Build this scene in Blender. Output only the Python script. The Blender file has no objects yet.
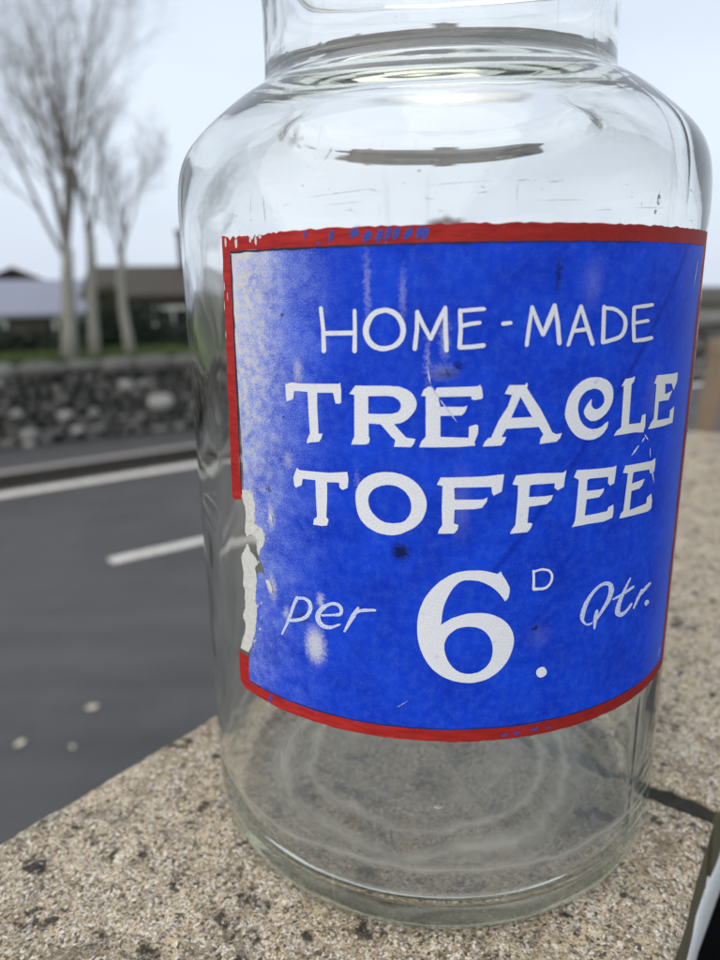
import bpy, bmesh, math, random
import numpy as np
from mathutils import Vector, Matrix, noise as mnoise
R_ = math.radians
sc = bpy.context.scene
COL = sc.collection

# ------------------------------------------------------------------ camera
cam_d = bpy.data.cameras.new("camera")
cam = bpy.data.objects.new("camera", cam_d)
COL.objects.link(cam)
sc.camera = cam
cam_d.sensor_fit = 'VERTICAL'
cam_d.sensor_height = 36.0
cam_d.lens = 709.5 / 960 * 36.0
cam_d.clip_start = 0.01
cam_d.clip_end = 2000
cam.matrix_world = (Matrix.Translation((-0.0285, -0.2702, 0.2021)) @ Matrix.Rotation(R_(90 - 15.025), 4, 'X')
                    @ Matrix.Rotation(R_(-0.972), 4, 'Z'))
cam_d.dof.use_dof = True
cam_d.dof.focus_distance = 0.205
cam_d.dof.aperture_fstop = cam_d.lens / 3.1      # phone lens: opening 3.1 mm

# ------------------------------------------------------------------ world: overcast daylight
SUN_EL, SUN_AZ = R_(42), R_(215)                 # azimuth clockwise from +Y
w = bpy.data.worlds.new("World")
sc.world = w
w.use_nodes = True
nt = w.node_tree
nt.nodes.clear()
N, L = nt.nodes.new, nt.links.new
sky = N('ShaderNodeTexSky'); sky.sky_type = 'NISHITA'; sky.sun_disc = False
sky.sun_elevation = SUN_EL; sky.sun_rotation = SUN_AZ; sky.dust_density = 4; sky.air_density = 1.2
tc = N('ShaderNodeTexCoord')
mp = N('ShaderNodeMapping'); mp.inputs['Scale'].default_value = (1.0, 1.0, 2.6)
nz = N('ShaderNodeTexNoise'); nz.inputs['Scale'].default_value = 1.8; nz.inputs['Detail'].default_value = 5
nz.inputs['Roughness'].default_value = 0.5
cr = N('ShaderNodeValToRGB')
cr.color_ramp.elements[0].position = 0.3; cr.color_ramp.elements[0].color = (6.4, 7.15, 8.4, 1)
cr.color_ramp.elements[1].position = 0.72; cr.color_ramp.elements[1].color = (7.9, 8.7, 9.8, 1)
mx = N('ShaderNodeMixRGB'); mx.inputs[0].default_value = 0.86
bg = N('ShaderNodeBackground'); bg.inputs['Strength'].default_value = 0.1
out = N('ShaderNodeOutputWorld')
L(tc.outputs['Generated'], mp.inputs['Vector']); L(mp.outputs[0], nz.inputs['Vector']); L(nz.outputs[0], cr.inputs[0])
L(sky.outputs[0], mx.inputs[1]); L(cr.outputs[0], mx.inputs[2]); L(mx.outputs[0], bg.inputs[0]); L(bg.outputs[0], out.inputs[0])

sun_d = bpy.data.lights.new("sun", 'SUN')
sun_d.energy = 1.5; sun_d.angle = R_(100); sun_d.color = (1.0, 0.95, 0.88)
sun = bpy.data.objects.new("sun", sun_d); COL.objects.link(sun)
sd = Vector((math.sin(SUN_AZ) * math.cos(SUN_EL), math.cos(SUN_AZ) * math.cos(SUN_EL), math.sin(SUN_EL)))
sun.rotation_euler = sd.to_track_quat('Z', 'Y').to_euler()

vs = sc.view_settings
vs.view_transform = 'Standard'; vs.look = 'None'; vs.gamma = 1; vs.use_curve_mapping = False
vs.exposure = 0.22
sc.render.engine = 'CYCLES'
cy = sc.cycles
cy.max_bounces = 24; cy.transmission_bounces = 20; cy.glossy_bounces = 8; cy.diffuse_bounces = 4
cy.transparent_max_bounces = 16
cy.sample_clamp_indirect = 6
cy.caustics_refractive = True; cy.caustics_reflective = True
cy.use_denoising = True
try: cy.denoiser = 'OPENIMAGEDENOISE'
except Exception: pass

# ------------------------------------------------------------------ helpers
def obj(name, me, mat=None, parent=None):
    o = bpy.data.objects.new(name, me)
    COL.objects.link(o)
    if mat: me.materials.append(mat)
    if parent: o.parent = parent
    return o
def thing(name, label, cat, loc=(0, 0, 0), rz=0, group=None):
    o = bpy.data.objects.new(name, None); COL.objects.link(o)
    o.empty_display_size = 0.05
    o.location = loc; o.rotation_euler = (0, 0, rz)
    tag(o, label, cat, group)
    return o
def tag(o, label=None, cat=None, group=None, kind=None):
    if label: o['label'] = label
    if cat: o['category'] = cat
    if group: o['group'] = group
    if kind: o['kind'] = kind
    return o
def mesh(name, verts, faces, smooth=False):
    me = bpy.data.meshes.new(name)
    me.from_pydata([tuple(v) for v in verts], [], faces)
    me.update()
    if smooth: me.polygons.foreach_set('use_smooth', [True] * len(me.polygons))
    return me
class MB:
    def __init__(s): s.v = []; s.f = []
    def add(s, vs, fs):
        b = len(s.v); s.v += [tuple(v) for v in vs]; s.f += [tuple(i + b for i in f) for f in fs]
    def box(s, c, h, rz=0.0):
        cs, sn = math.cos(rz), math.sin(rz); vs = []
        for dz in (-1, 1):
            for dx, dy in ((-1, -1), (1, -1), (1, 1), (-1, 1)):
                x, y = dx * h[0], dy * h[1]
                vs.append((c[0] + x * cs - y * sn, c[1] + x * sn + y * cs, c[2] + dz * h[2]))
        s.add(vs, [(3, 2, 1, 0), (4, 5, 6, 7), (0, 1, 5, 4), (1, 2, 6, 5), (2, 3, 7, 6), (3, 0, 4, 7)])
    def tube(s, pts, rad, n=5):
        rings = []; up = Vector((0.31, 0.12, 0.94)); vs = []
        for i, p in enumerate(pts):
            a = Vector(pts[max(0, i - 1)]); b = Vector(pts[min(len(pts) - 1, i + 1)])
            t = (b - a).normalized()
            u = t.cross(Vector((1, 0, 0)) if abs(t.x) < 0.8 else Vector((0, 1, 0))).normalized(); v = t.cross(u)
            for k in range(n):
                an = 2 * math.pi * k / n
                vs.append(Vector(p) + (u * math.cos(an) + v * math.sin(an)) * rad[i])
        fs = []
        for i in range(len(pts) - 1):
            for k in range(n):
                k2 = (k + 1) % n
                fs.append((i * n + k, i * n + k2, (i + 1) * n + k2, (i + 1) * n + k))
        fs.append(tuple(range(n))[::-1]); fs.append(tuple((len(pts) - 1) * n + k for k in range(n)))
        s.add(vs, fs)
    def prism(s, poly, z0, z1):
        n = len(poly)
        s.add([(x, y, z0) for x, y in poly] + [(x, y, z1) for x, y in poly],
              [tuple(range(n))[::-1], tuple(range(n, 2 * n))] + [(i, (i + 1) % n, n + (i + 1) % n, n + i) for i in range(n)])
    def build(s, name, mat, parent=None, smooth=False):
        return obj(name, mesh(name, s.v, s.f, smooth), mat, parent)

class Mat:
    """small node-graph builder"""
    def __init__(s, name):
        s.m = bpy.data.materials.new(name); s.m.use_nodes = True
        s.t = s.m.node_tree; s.t.nodes.clear()
        s.out = s.t.nodes.new('ShaderNodeOutputMaterial')
    def n(s, kind, **kw):
        nd = s.t.nodes.new('ShaderNode' + kind)
        for k, v in kw.items():
            if k in nd.inputs.keys() if not k.startswith('_') else False: s.set(nd.inputs[k], v)
            else: setattr(nd, k.lstrip('_'), v)
        return nd
    def set(s, inp, v):
        if hasattr(v, 'is_output'): s.t.links.new(v, inp)
        else: inp.default_value = v
    def coord(s, which='Object', scale=(1, 1, 1), rot=(0, 0, 0)):
        c = s.t.nodes.new('ShaderNodeTexCoord'); m = s.t.nodes.new('ShaderNodeMapping')
        m.inputs['Scale'].default_value = scale; m.inputs['Rotation'].default_value = rot
        s.t.links.new(c.outputs[which], m.inputs[0]); return m.outputs[0]
    def noise(s, vec, scale, detail=4, rough=0.55, dist=0.0):
        a = s.t.nodes.new('ShaderNodeTexNoise'); s.t.links.new(vec, a.inputs['Vector'])
        a.inputs['Scale'].default_value = scale; a.inputs['Detail'].default_value = detail
        a.inputs['Roughness'].default_value = rough; a.inputs['Distortion'].default_value = dist
        return a.outputs[0]
    def voro(s, vec, scale, out='Distance', rand=1.0, feature='F1'):
        a = s.t.nodes.new('ShaderNodeTexVoronoi'); a.feature = feature
        s.t.links.new(vec, a.inputs['Vector'])
        a.inputs['Scale'].default_value = scale; a.inputs['Randomness'].default_value = rand
        return a.outputs[out]
    def ramp(s, fac, stops, interp='LINEAR'):
        r = s.t.nodes.new('ShaderNodeValToRGB'); r.color_ramp.interpolation = interp
        e = r.color_ramp.elements
        while len(e) < len(stops): e.new(0.5)
        for el, (p, c) in zip(e, stops):
            el.position = p; el.color = (c, c, c, 1) if not hasattr(c, '__len__') else (*c, 1)
        s.t.links.new(fac, r.inputs[0]); return r.outputs[0]
    def mix(s, fac, a, b, mode='MIX'):
        m = s.t.nodes.new('ShaderNodeMixRGB'); m.blend_type = mode
        for i, v in enumerate((fac, a, b)):
            if hasattr(v, 'is_output'): s.t.links.new(v, m.inputs[i])
            elif i == 0: m.inputs[0].default_value = v
            else: m.inputs[i].default_value = (*v, 1) if len(v) == 3 else v
        return m.outputs[0]
    def math(s, op, a, b=None, c=None, clamp=False):
        m = s.t.nodes.new('ShaderNodeMath'); m.operation = op; m.use_clamp = clamp
        for i, v in enumerate((a, b, c)):
            if v is None: continue
            if hasattr(v, 'is_output'): s.t.links.new(v, m.inputs[i])
            else: m.inputs[i].default_value = v
        return m.outputs[0]
    def sep(s, vec):
        a = s.t.nodes.new('ShaderNodeSeparateXYZ'); s.t.links.new(vec, a.inputs[0]); return a.outputs
    def bump(s, h, strength=0.5, dist=0.001, normal=None):
        b = s.t.nodes.new('ShaderNodeBump'); b.inputs['Strength'].default_value = strength
        b.inputs['Distance'].default_value = dist; s.t.links.new(h, b.inputs['Height'])
        if normal: s.t.links.new(normal, b.inputs['Normal'])
        return b.outputs[0]
    def bsdf(s, color, rough=0.8, spec=0.5, normal=None, **kw):
        p = s.t.nodes.new('ShaderNodeBsdfPrincipled')
        def st(k, v):
            if hasattr(v, 'is_output'): s.t.links.new(v, p.inputs[k])
            elif hasattr(v, '__len__') and len(v) == 3: p.inputs[k].default_value = (*v, 1)
            else: p.inputs[k].default_value = v
        st('Base Color', color); st('Roughness', rough); st('Specular IOR Level', spec)
        if normal: st('Normal', normal)
        for k, v in kw.items(): st(k, v)
        s.t.links.new(p.outputs[0], s.out.inputs['Surface']); return p.outputs[0]

def simple(name, color, rough=0.8, spread=0.25, scale=8.0, bump=0.3, bdist=0.005):
    m = Mat(name); v = m.coord()
    f = m.noise(v, scale, 6)
    c2 = tuple(min(1, c * (1 + spread)) for c in color); c1 = tuple(c * (1 - spread) for c in color)
    m.bsdf(m.mix(f, c1, c2), rough, 0.4, m.bump(m.noise(v, scale * 6, 4), bump, bdist))
    return m.m

# ------------------------------------------------------------------ materials of the setting
def asphalt():
    m = Mat('asphalt'); v = m.coord()
    big = m.ramp(m.math('ADD', m.math('MULTIPLY', m.noise(m.coord('Object', (1, 1, 1), (0, 0, 0)), 0.9, 5, .6), .55), m.math('MULTIPLY', m.noise(m.coord('Object', (.25, 2.4, 1), (0, 0, R_(-35))), 1.6, 5), .45)), [(.35, 0.0), (.65, 1.0)]); fine = m.noise(v, 90, 3)
    c = m.mix(big, (0.036, 0.036, 0.037), (0.072, 0.071, 0.070))
    c = m.mix(m.ramp(fine, [(0.35, 0.0), (0.75, 0.35)]), c, (0.15, 0.14, 0.13))
    blot = m.ramp(m.noise(v, 2.3, 5), [(0.5, 0.0), (0.72, 0.5)])
    c = m.mix(blot, c, (0.095, 0.09, 0.084))
    m.bsdf(c, 0.7, 0.4, m.bump(fine, 0.5, 0.004)); return m.m
def roadpaint():
    m = Mat('road_paint'); v = m.coord()
    f = m.ramp(m.noise(v, 25, 6), [(0.3, 0.15), (0.55, 1.0)])
    m.bsdf(m.mix(f, (0.25, 0.24, 0.225), (0.74, 0.69, 0.61)), 0.75); return m.m
M_asph, M_paint = asphalt(), roadpaint()
M_pave = simple('pavement_tarmac', (0.075, 0.075, 0.075), 0.85, 0.3, 3)
M_kerb = simple('kerb_concrete', (0.27, 0.25, 0.225), 0.85, 0.25, 2.5)
M_grass_soil = simple('grass_soil', (0.075, 0.105, 0.03), 0.95, 0.4, 4)
M_ground = simple('ground_soil', (0.09, 0.088, 0.075), 0.95, 0.3, 0.6)

# ------------------------------------------------------------------ layout frame of the road (35 degrees off +X)
RD = Vector((math.cos(R_(35)), math.sin(R_(35)))); RN = Vector((-RD.y, RD.x))
def rp(s, n): q = RD * s + RN * n; return (q.x, q.y)
ROAD_Z = -1.9
def strip(name, n0, n1, z, mat, s0=-40, s1=80, parent=None):
    m = MB(); m.add([(*rp(s0, n0), z), (*rp(s1, n0), z), (*rp(s1, n1), z), (*rp(s0, n1), z)], [(0, 1, 2, 3)])
    return m.build(name, mat, parent)
g = mesh('ground', [(-600, -600, -1.95), (600, -600, -1.95), (600, 600, -1.95), (-600, 600, -1.95)], [(0, 1, 2, 3)])
tag(obj('ground', g, M_ground), kind='structure')
tag(strip('road', 0.6, 8.55, ROAD_Z, M_asph), kind='structure')
mk = MB()
mk.add([(*rp(-40, 8.02), ROAD_Z + .005), (*rp(80, 8.02), ROAD_Z + .005), (*rp(80, 8.24), ROAD_Z + .005), (*rp(-40, 8.24), ROAD_Z + .005)], [(0, 1, 2, 3)])
for k in range(-6, 12):
    s0 = 1.25 + k * 6.0 - 0.0
    mk.add([(*rp(s0, 5.33), ROAD_Z + .005), (*rp(s0 + 2.4, 5.33), ROAD_Z + .005), (*rp(s0 + 2.4, 5.47), ROAD_Z + .005), (*rp(s0, 5.47), ROAD_Z + .005)], [(0, 1, 2, 3)])
tag(mk.build('road_markings', M_paint), kind='structure')
kb = MB()
for k in range(-30, 70):
    a = k * 0.915
    q = [rp(a + .004, 8.55), rp(a + .911, 8.55), rp(a + .911, 8.76), rp(a + .004, 8.76)]
    kb.prism(q, ROAD_Z - .04, ROAD_Z + .135)
M_kerb_face = simple('dark_kerb_face', (0.035, 0.031, 0.027), 0.8, 0.3, 3)
ko = kb.build('kerb', M_kerb); ko.data.materials.append(M_kerb_face)
ko.data.polygons.foreach_set('material_index', [1 if p.normal.dot(Vector((RN.x, RN.y, 0))) < -.9 else 0 for p in ko.data.polygons]); tag(ko, kind='structure')  # road-side faces darker than the kerb tops
tag(strip('gutter', 8.36, 8.549, ROAD_Z + .004, simple('gutter_dark', (0.03, 0.028, 0.025), 0.9, .4, 5)), kind='structure')  # darker strip along the foot of the kerb
pv = MB(); pv.prism([rp(-40, 8.76), rp(80, 8.76), rp(80, 12.0), rp(-40, 12.0)], ROAD_Z - .04, ROAD_Z + .125)
tag(pv.build('pavement', M_pave), kind='structure')

# ------------------------------------------------------------------ raised verge behind the far wall
WALL = [(-14.0, 4.22), (-4.87, 9.08), (-1.0, 11.13), (9.6, 18.55)]
def wall_pt(s):
    acc = 0
    for a, b in zip(WALL, WALL[1:]):
        a, b = Vector(a), Vector(b); l = (b - a).length
        if s <= acc + l or b == Vector(WALL[-1]):
            d = (b - a) / l; return a + d * (s - acc), d
        acc += l
WL = sum((Vector(b) - Vector(a)).length for a, b in zip(WALL, WALL[1:]))
TOPZ = -0.66
rnd = random.Random(5)
vb = MB(); nS, nT = 60, 24
gv = []
for i in range(nS + 1):
    p, d = wall_pt(WL * i / nS); n = Vector((-d.y, d.x))
    for j in range(nT + 1):
        t = 0.12 + 30 * (j / nT) ** 1.6
        q = p + n * t
        gv.append((q.x, q.y, TOPZ - 0.01 + 0.05 * mnoise.noise(Vector((q.x * .7, q.y * .7, 3))) - 0.03 * max(0, t - 2)))
gf = [(i * (nT + 1) + j, (i + 1) * (nT + 1) + j, (i + 1) * (nT + 1) + j + 1, i * (nT + 1) + j + 1) for i in range(nS) for j in range(nT)]
tag(obj('grass_bank', mesh('grass_bank', gv, gf, True), M_grass_soil), kind='structure')
# grass blades
gb = MB()
for k in range(26000):
    s = 7.0 + rnd.random() * 9.5; p, d = wall_pt(s); n = Vector((-d.y, d.x)); t = 0.3 + 4.5 * rnd.random() ** 1.4
    q = p + n * t; h = 0.04 + 0.07 * rnd.random(); a = rnd.random() * 6.28
    z = TOPZ - 0.02 + 0.05 * mnoise.noise(Vector((q.x * .7, q.y * .7, 3)))
    dx, dy = math.cos(a) * .012, math.sin(a) * .012
    gb.add([(q.x - dx, q.y - dy, z), (q.x + dx, q.y + dy, z), (q.x + dy * 3 * rnd.random(), q.y - dx * 3, z + h)], [(0, 1, 2)])
M_grass = simple('grass_blades', (0.085, 0.115, 0.035), 0.8, 0.5, 2.5)
tag(gb.build('grass', M_grass), 'green grass on top of the far stone wall', None, None, 'stuff')

# ------------------------------------------------------------------ far stone wall: boulders against a dark core
def fieldstone():
    m = Mat('fieldstone'); v = m.coord()
    a = m.t.nodes.new('ShaderNodeAttribute'); a.attribute_name = 'tone'
    c = m.ramp(a.outputs['Fac'], [(0.0, (0.045, 0.045, 0.043)), (0.45, (0.13, 0.125, 0.115)), (0.8, (0.24, 0.23, 0.215)), (1.0, (0.5, 0.48, 0.45))])
    f = m.noise(v, 14, 6)
    c = m.mix(m.ramp(f, [(0.35, 0.0), (0.7, 0.8)]), c, m.mix(0.6, c, (0.05, 0.055, 0.045)))
    m.bsdf(c, 0.9, 0.3, m.bump(m.noise(v, 40, 5), 0.6, 0.01)); return m.m
M_fs = fieldstone()
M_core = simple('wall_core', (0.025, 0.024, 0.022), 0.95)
def ico(sub=2):
    b = bmesh.new(); bmesh.ops.create_icosphere(b, subdivisions=sub, radius=1.0)
    v = [x.co.copy() for x in b.verts]; f = [tuple(y.index for y in x.verts) for x in b.faces]; b.free(); return v, f
IV, IF = ico(2)
wallT = thing('stone_wall', 'low dry stone wall of rounded grey boulders across the road', 'wall', (WALL[1][0], WALL[1][1], ROAD_Z + .12))
wo = Vector(wallT.location)
sv, sf, tone = [], [], []
def stone(c, d, lx, ly, lz, tn, seed):
    n = Vector((-d.y, d.x)); b = len(sv)
    for v in IV:
        k = 1 + 0.34 * mnoise.noise(v * 1.9 + Vector((seed * 3.7, seed * 1.9, 0)))
        q = Vector((math.copysign(abs(v.x) ** .8, v.x), v.y, math.copysign(abs(v.z) ** .8, v.z))) * k
        p = Vector((c[0], c[1], c[2])) + Vector((d.x, d.y, 0)) * q.x * lx + Vector((n.x, n.y, 0)) * q.y * ly + Vector((0, 0, 1)) * q.z * lz
        sv.append(tuple(p - wo)); tone.append(tn)
    sf.extend(tuple(i + b for i in f) for f in IF)
base = ROAD_Z + .12; Ht = TOPZ - base
s = 3.0
zrow = 0.0
row = 0
while zrow < Ht - 0.24:
    h = 0.10 + 0.06 * rnd.random(); s = 3.0 + rnd.random() * .3
    while s < WL:
        l = 0.12 + 0.24 * rnd.random() ** 1.7
        p, d = wall_pt(s + l / 2); hh = h * (0.75 + 0.55 * rnd.random())
        tn = min(1, max(0, rnd.gauss(0.37, 0.22)))
        if rnd.random() < 0.06: tn = 0.95
        stone((p.x, p.y, base + zrow + h / 2), d, l * .52, 0.14 + .05 * rnd.random(), hh * .58, tn, rnd.random() * 50)
        s += l + 0.02 * rnd.random() + (0.1 if rnd.random() < .1 else 0)
    zrow += h * 0.93; row += 1
# one large pale boulder and its neighbours
for (x, y, z, lx, lz, tn) in ((-2.93, 10.02, -1.33, .21, .13, .93), (-3.12, 9.98, -1.05, .15, .06, .8), (-4.5, 9.2, -1.62, .14, .09, .85), (-4.62, 9.16, -1.33, .1, .08, .85), (-4.1, 9.43, -1.4, .12, .08, .9)):
    d = Vector((.883, .469)); stone((x, y, z), d, lx, .17, lz, tn, x)
# coursed cap
s = 3.0
while s < WL:
    l = 0.3 + .35 * rnd.random(); p, d = wall_pt(s + l / 2)
    stone((p.x, p.y, base + Ht - 0.12 + .02 * rnd.random()), d, l * .6, 0.2, 0.115, min(.75, max(.3, rnd.gauss(.5, .08))), rnd.random() * 50)
    s += l
me = mesh('boulders', sv, sf, True)
at = me.attributes.new('tone', 'FLOAT', 'POINT'); at.data.foreach_set('value', tone)
obj('boulders', me, M_fs, wallT)
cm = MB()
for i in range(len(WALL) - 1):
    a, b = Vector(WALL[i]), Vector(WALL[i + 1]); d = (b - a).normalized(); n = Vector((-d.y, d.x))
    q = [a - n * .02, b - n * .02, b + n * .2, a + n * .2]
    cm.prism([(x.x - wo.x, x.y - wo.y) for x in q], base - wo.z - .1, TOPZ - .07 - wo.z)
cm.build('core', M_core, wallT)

# ------------------------------------------------------------------ bare trees
def bark(name, c1, c2):
    m = Mat(name); v = m.coord('Object', (1, 1, .35))
    m.bsdf(m.mix(m.noise(v, 18, 5), c1, c2), 0.9, 0.3, m.bump(m.noise(v, 60, 4), 0.5, .01)); return m.m
M_bark = bark('pale_bark', (0.15, 0.15, 0.125), (0.36, 0.35, 0.29))
M_twig = bark('twig_bark', (0.13, 0.12, 0.105), (0.24, 0.225, 0.20))
def tree(label, loc, base_pts, rad0, fork_h, height, spread, seed, nmain=7, group='bare trees behind the far stone wall'):
    rn = random.Random(seed)
    t = thing('bare_tree', label, 'tree', loc, 0, group)
    tr = MB(); br = MB()
    tr.tube(base_pts, [rad0 * (1.25 if i == 0 else 1 - .35 * i / (len(base_pts) - 1)) for i in range(len(base_pts))], 10)
    top = Vector(base_pts[-1])
    def grow(p, d, length, r, depth):
        n = 5 if depth < 2 else 4
        pts = [p]; rs = [r]; q = Vector(p); dd = d.copy()
        for i in range(n):
            dd = (dd + Vector((rn.gauss(0, .09), rn.gauss(0, .09), 0.10 + rn.gauss(0, .06)))).normalized()
            q = q + dd * (length / n); pts.append(q.copy()); rs.append(max(.0012, r * (1 - .75 * (i + 1) / n)))
        br.tube(pts, rs, 6 if depth < 1 else (4 if depth < 2 else 3))
        if depth >= 4 or (depth == 3 and rn.random() < .35): return
        kids = (6, 5, 4, 3)[depth]
        for k in range(kids):
            f = 0.22 + 0.75 * (k + rn.random() * .8) / kids
            i = min(n - 1, int(f * n)); u = f * n - i
            pp = pts[i].lerp(pts[i + 1], u); ax = (pts[i + 1] - pts[i]).normalized()
            a = rn.random() * 6.283; side = ax.orthogonal(); side.rotate(Matrix.Rotation(a, 3, ax))
            nd = (ax + side * rn.uniform(.45, .8)).normalized()
            grow(pp, nd, length * rn.uniform(.38, .58), max(.0013, rs[i] * .5), depth + 1)
    H = height - fork_h
    for k in range(nmain):
        a = 6.283 * k / nmain + rn.random() * .6
        tilt = spread * (0.15 + 0.85 * rn.random())
        d = Vector((math.cos(a) * tilt, math.sin(a) * tilt, 1)).normalized()
        st = top if k % 2 == 0 else Vector(base_pts[-2]).lerp(top, .4 + .5 * rn.random())
        grow(st, d, H * rn.uniform(.62, .92), rad0 * rn.uniform(.2, .34), 0)
    tr.build('trunk', M_bark, t, True); br.build('branches', M_twig, t)
    return t
tree('thickest pale trunked bare tree, its crown fanning out widest, left of the jar', (-4.12, 9.93, TOPZ - .03),
     [(0, 0, -.1), (.04, 0, .4), (.075, 0, .8), (.10, .02, 1.15), (.15, 0, 1.5)], 0.11, 1.3, 5.2, .46, 3, 9)
tree('slimmer bare tree in the middle with an upright trunk just right of the thickest one', (-3.85, 10.15, TOPZ - .03),
     [(0, 0, -.1), (.03, 0, .4), (.05, 0, .9), (.10, .02, 1.3), (.13, 0, 1.7)], 0.085, 1.5, 3.9, .30, 8, 4)
tree('thin bare tree whose trunk leans to the left, nearest to the jar', (-3.42, 10.40, TOPZ - .03),
     [(0.02, 0, -.1), (0, 0, .35), (-.03, 0, .7), (-.02, .02, 1.1), (.03, 0, 1.4)], 0.078, 1.2, 3.0, .36, 12, 4)
tree('bare tree at the left picture edge, only its outer twigs showing', (-6.05, 9.6, TOPZ - .03),
     [(0, 0, -.1), (.02, 0, .5), (.0, 0, 1.0), (.05, 0, 1.5)], 0.11, 1.4, 4.0, .45, 21, 7)

# ------------------------------------------------------------------ hedge, houses
M_slate = simple('roof_slate', (0.20, 0.205, 0.26), 0.3, 0.15, 6)
M_dkroof = simple('dark_roof', (0.055, 0.045, 0.034), 0.8, 0.3, 4)
M_dkwall = simple('dark_stone_render', (0.075, 0.066, 0.056), 0.9, 0.3, 2)
M_pale = simple('pale_render', (0.42, 0.41, 0.40), 0.9, 0.15, 2)
M_white = simple('white_render', (0.6, 0.58, 0.55), 0.9, 0.1, 2)
M_pane = simple('window_pane', (0.02, 0.022, 0.025), 0.15, 0.1, 2, 0, 0)
M_frame = simple('window_frame', (0.55, 0.55, 0.53), 0.6, 0.1, 2)
M_brick = simple('chimney_brick', (0.06, 0.05, 0.045), 0.9, 0.25, 6)
M_plinth = simple('dark_plinth', (0.05, 0.05, 0.05), 0.9)

def gable_house(name, label, loc, rz, lx, ly, wall_h, roof_h, mw, mr, wins, z0=-1.2, chim=None, band=None):
    """long axis along local x, front face at y = -ly"""
    t = thing(name, label, 'house', (*loc, z0), rz)
    m = MB(); m.box((0, 0, wall_h / 2), (lx, ly, wall_h / 2))
    for sx in (-1, 1):   # gable ends
        m.add([(sx * lx * .999, -ly, wall_h), (sx * lx * .999, ly, wall_h), (sx * lx * .999, 0, wall_h + roof_h), (sx * (lx - .25), -ly, wall_h), (sx * (lx - .25), ly, wall_h), (sx * (lx - .25), 0, wall_h + roof_h)],
              [(0, 1, 2), (5, 4, 3), (0, 2, 5, 3), (1, 4, 5, 2)])
    m.build('wall', mw, t)
    r = MB(); e = .3; th = .1
    for sy in (-1, 1):
        yo = sy * (ly + e); zo = wall_h - e * roof_h / ly
        r.add([(-lx - e, yo, zo), (lx + e, yo, zo), (lx + e, 0, wall_h + roof_h + .02), (-lx - e, 0, wall_h + roof_h + .02),
               (-lx - e, yo, zo + th), (lx + e, yo, zo + th), (lx + e, 0, wall_h + roof_h + th + .02), (-lx - e, 0, wall_h + roof_h + th + .02)],
              [(0, 1, 2, 3), (7, 6, 5, 4), (0, 4, 5, 1), (1, 5, 6, 2), (0, 3, 7, 4)])
    ro = r.build('roof', mr, t)
    if chim is not None:
        for cx in chim:
            c = MB(); c.box((cx, 0, wall_h + roof_h + .3), (.36, .3, .75)); c.box((cx, 0, wall_h + roof_h + 1.1), (.41, .35, .06))
            c.tube([(cx, 0, wall_h + roof_h + 1.1), (cx, 0, wall_h + roof_h + 1.45)], [.1, .09], 8)
            c.build('chimney', M_brick, ro)
    for (x, z, wx, wz) in wins:
        f = MB()
        for dx in (-1, 1): f.box((x + dx * wx, -ly - .02, z), (.05, .06, wz))
        for dz in (-1, 1): f.box((x, -ly - .02, z + dz * wz), (wx + .05, .065, .05))
        f.box((x, -ly - .02, z), (.025, .055, wz))
        fo = f.build('window', M_frame, t)
        p = MB(); p.box((x, -ly + .01, z), (wx - .04, .03, wz - .04)); p.build('pane', M_pane, fo)
    if band:
        b = MB(); b.box((0, -ly - .04, band), (lx, .05, .12)); b.build('eaves_board', M_frame, t)
    return t

# low house with a shiny slate roof, far left
gable_house('house', 'low dark house under a shiny pale slate roof at the left picture edge', (-11.2, 22.6), R_(18), 4.3, 2.6, 1.05, .85, M_dkwall, M_slate,
            [(-2.2, .55, .45, .32), (0, .55, .45, .32), (2.2, .55, .45, .32)], -1.35)
# darker house behind the slim trees
gable_house('house', 'dark brown roofed house with a chimney, partly behind the jar', (-4.4, 23.2), R_(14), 3.6, 2.6, 1.5, 0.75, M_dkwall, M_dkroof,
            [(-1.5, .75, .5, .4), (1.5, .75, .5, .4)], -1.35, chim=(-.85,))
gable_house('house', 'dark pointed roof rising behind the shiny slate roof at the left picture edge', (-12.7, 27.0), R_(115), 3.0, 2.3, 1.35, 1.0, M_dkwall, M_dkroof, [], -1.35)
gable_house('house', 'house straight behind the jar, its dark chimney seen through the glass above the sign', (2.37, 19.8), R_(12), 3.4, 2.4, 2.1, 1.15, M_dkwall, M_dkroof, [(-1.6, .8, .5, .4), (1.6, .8, .5, .4)], -1.35, chim=(0.0,))
pole = thing('telegraph_pole', 'slim dark wooden pole seen through the glass above the sign, left of the chimney', 'pole', (-.08, 19.0, -1.4))
pm = MB(); pm.tube([(0, 0, 0), (0, 0, 2.2), (0, 0, 4.15)], [.11, .095, .08], 10); pm.build('shaft', M_dkroof, pole, True)
pm = MB(); pm.box((0, -.1, 3.45), (.35, .04, .05)); pm.build('crossarm', M_dkroof, pole)
# grey outbuilding on the right
gable_house('outbuilding', 'pale grey outbuilding with a dark roof edge, right of the jar', (12.6, 20.2), R_(-20), 4.0, 2.4, 1.45, .25, M_pale, M_dkroof,
            [(-1.2, .95, .45, .4), (1.6, .95, .45, .4)], ROAD_Z + .12)['category'] = 'outbuilding'
gs = MB(); gs.box((0, 0, .02), (.9, .1, .30)); gs.box((0, 0, .38), (.94, .13, .085))
lw = gs.build('garden_wall', M_white); lw.location = (-2.05, 12.95, -.36); lw.rotation_euler = (0, 0, R_(27))
tag(lw, 'short pale rendered wall showing above the low dark hedge, beside the jar', 'wall')

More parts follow.
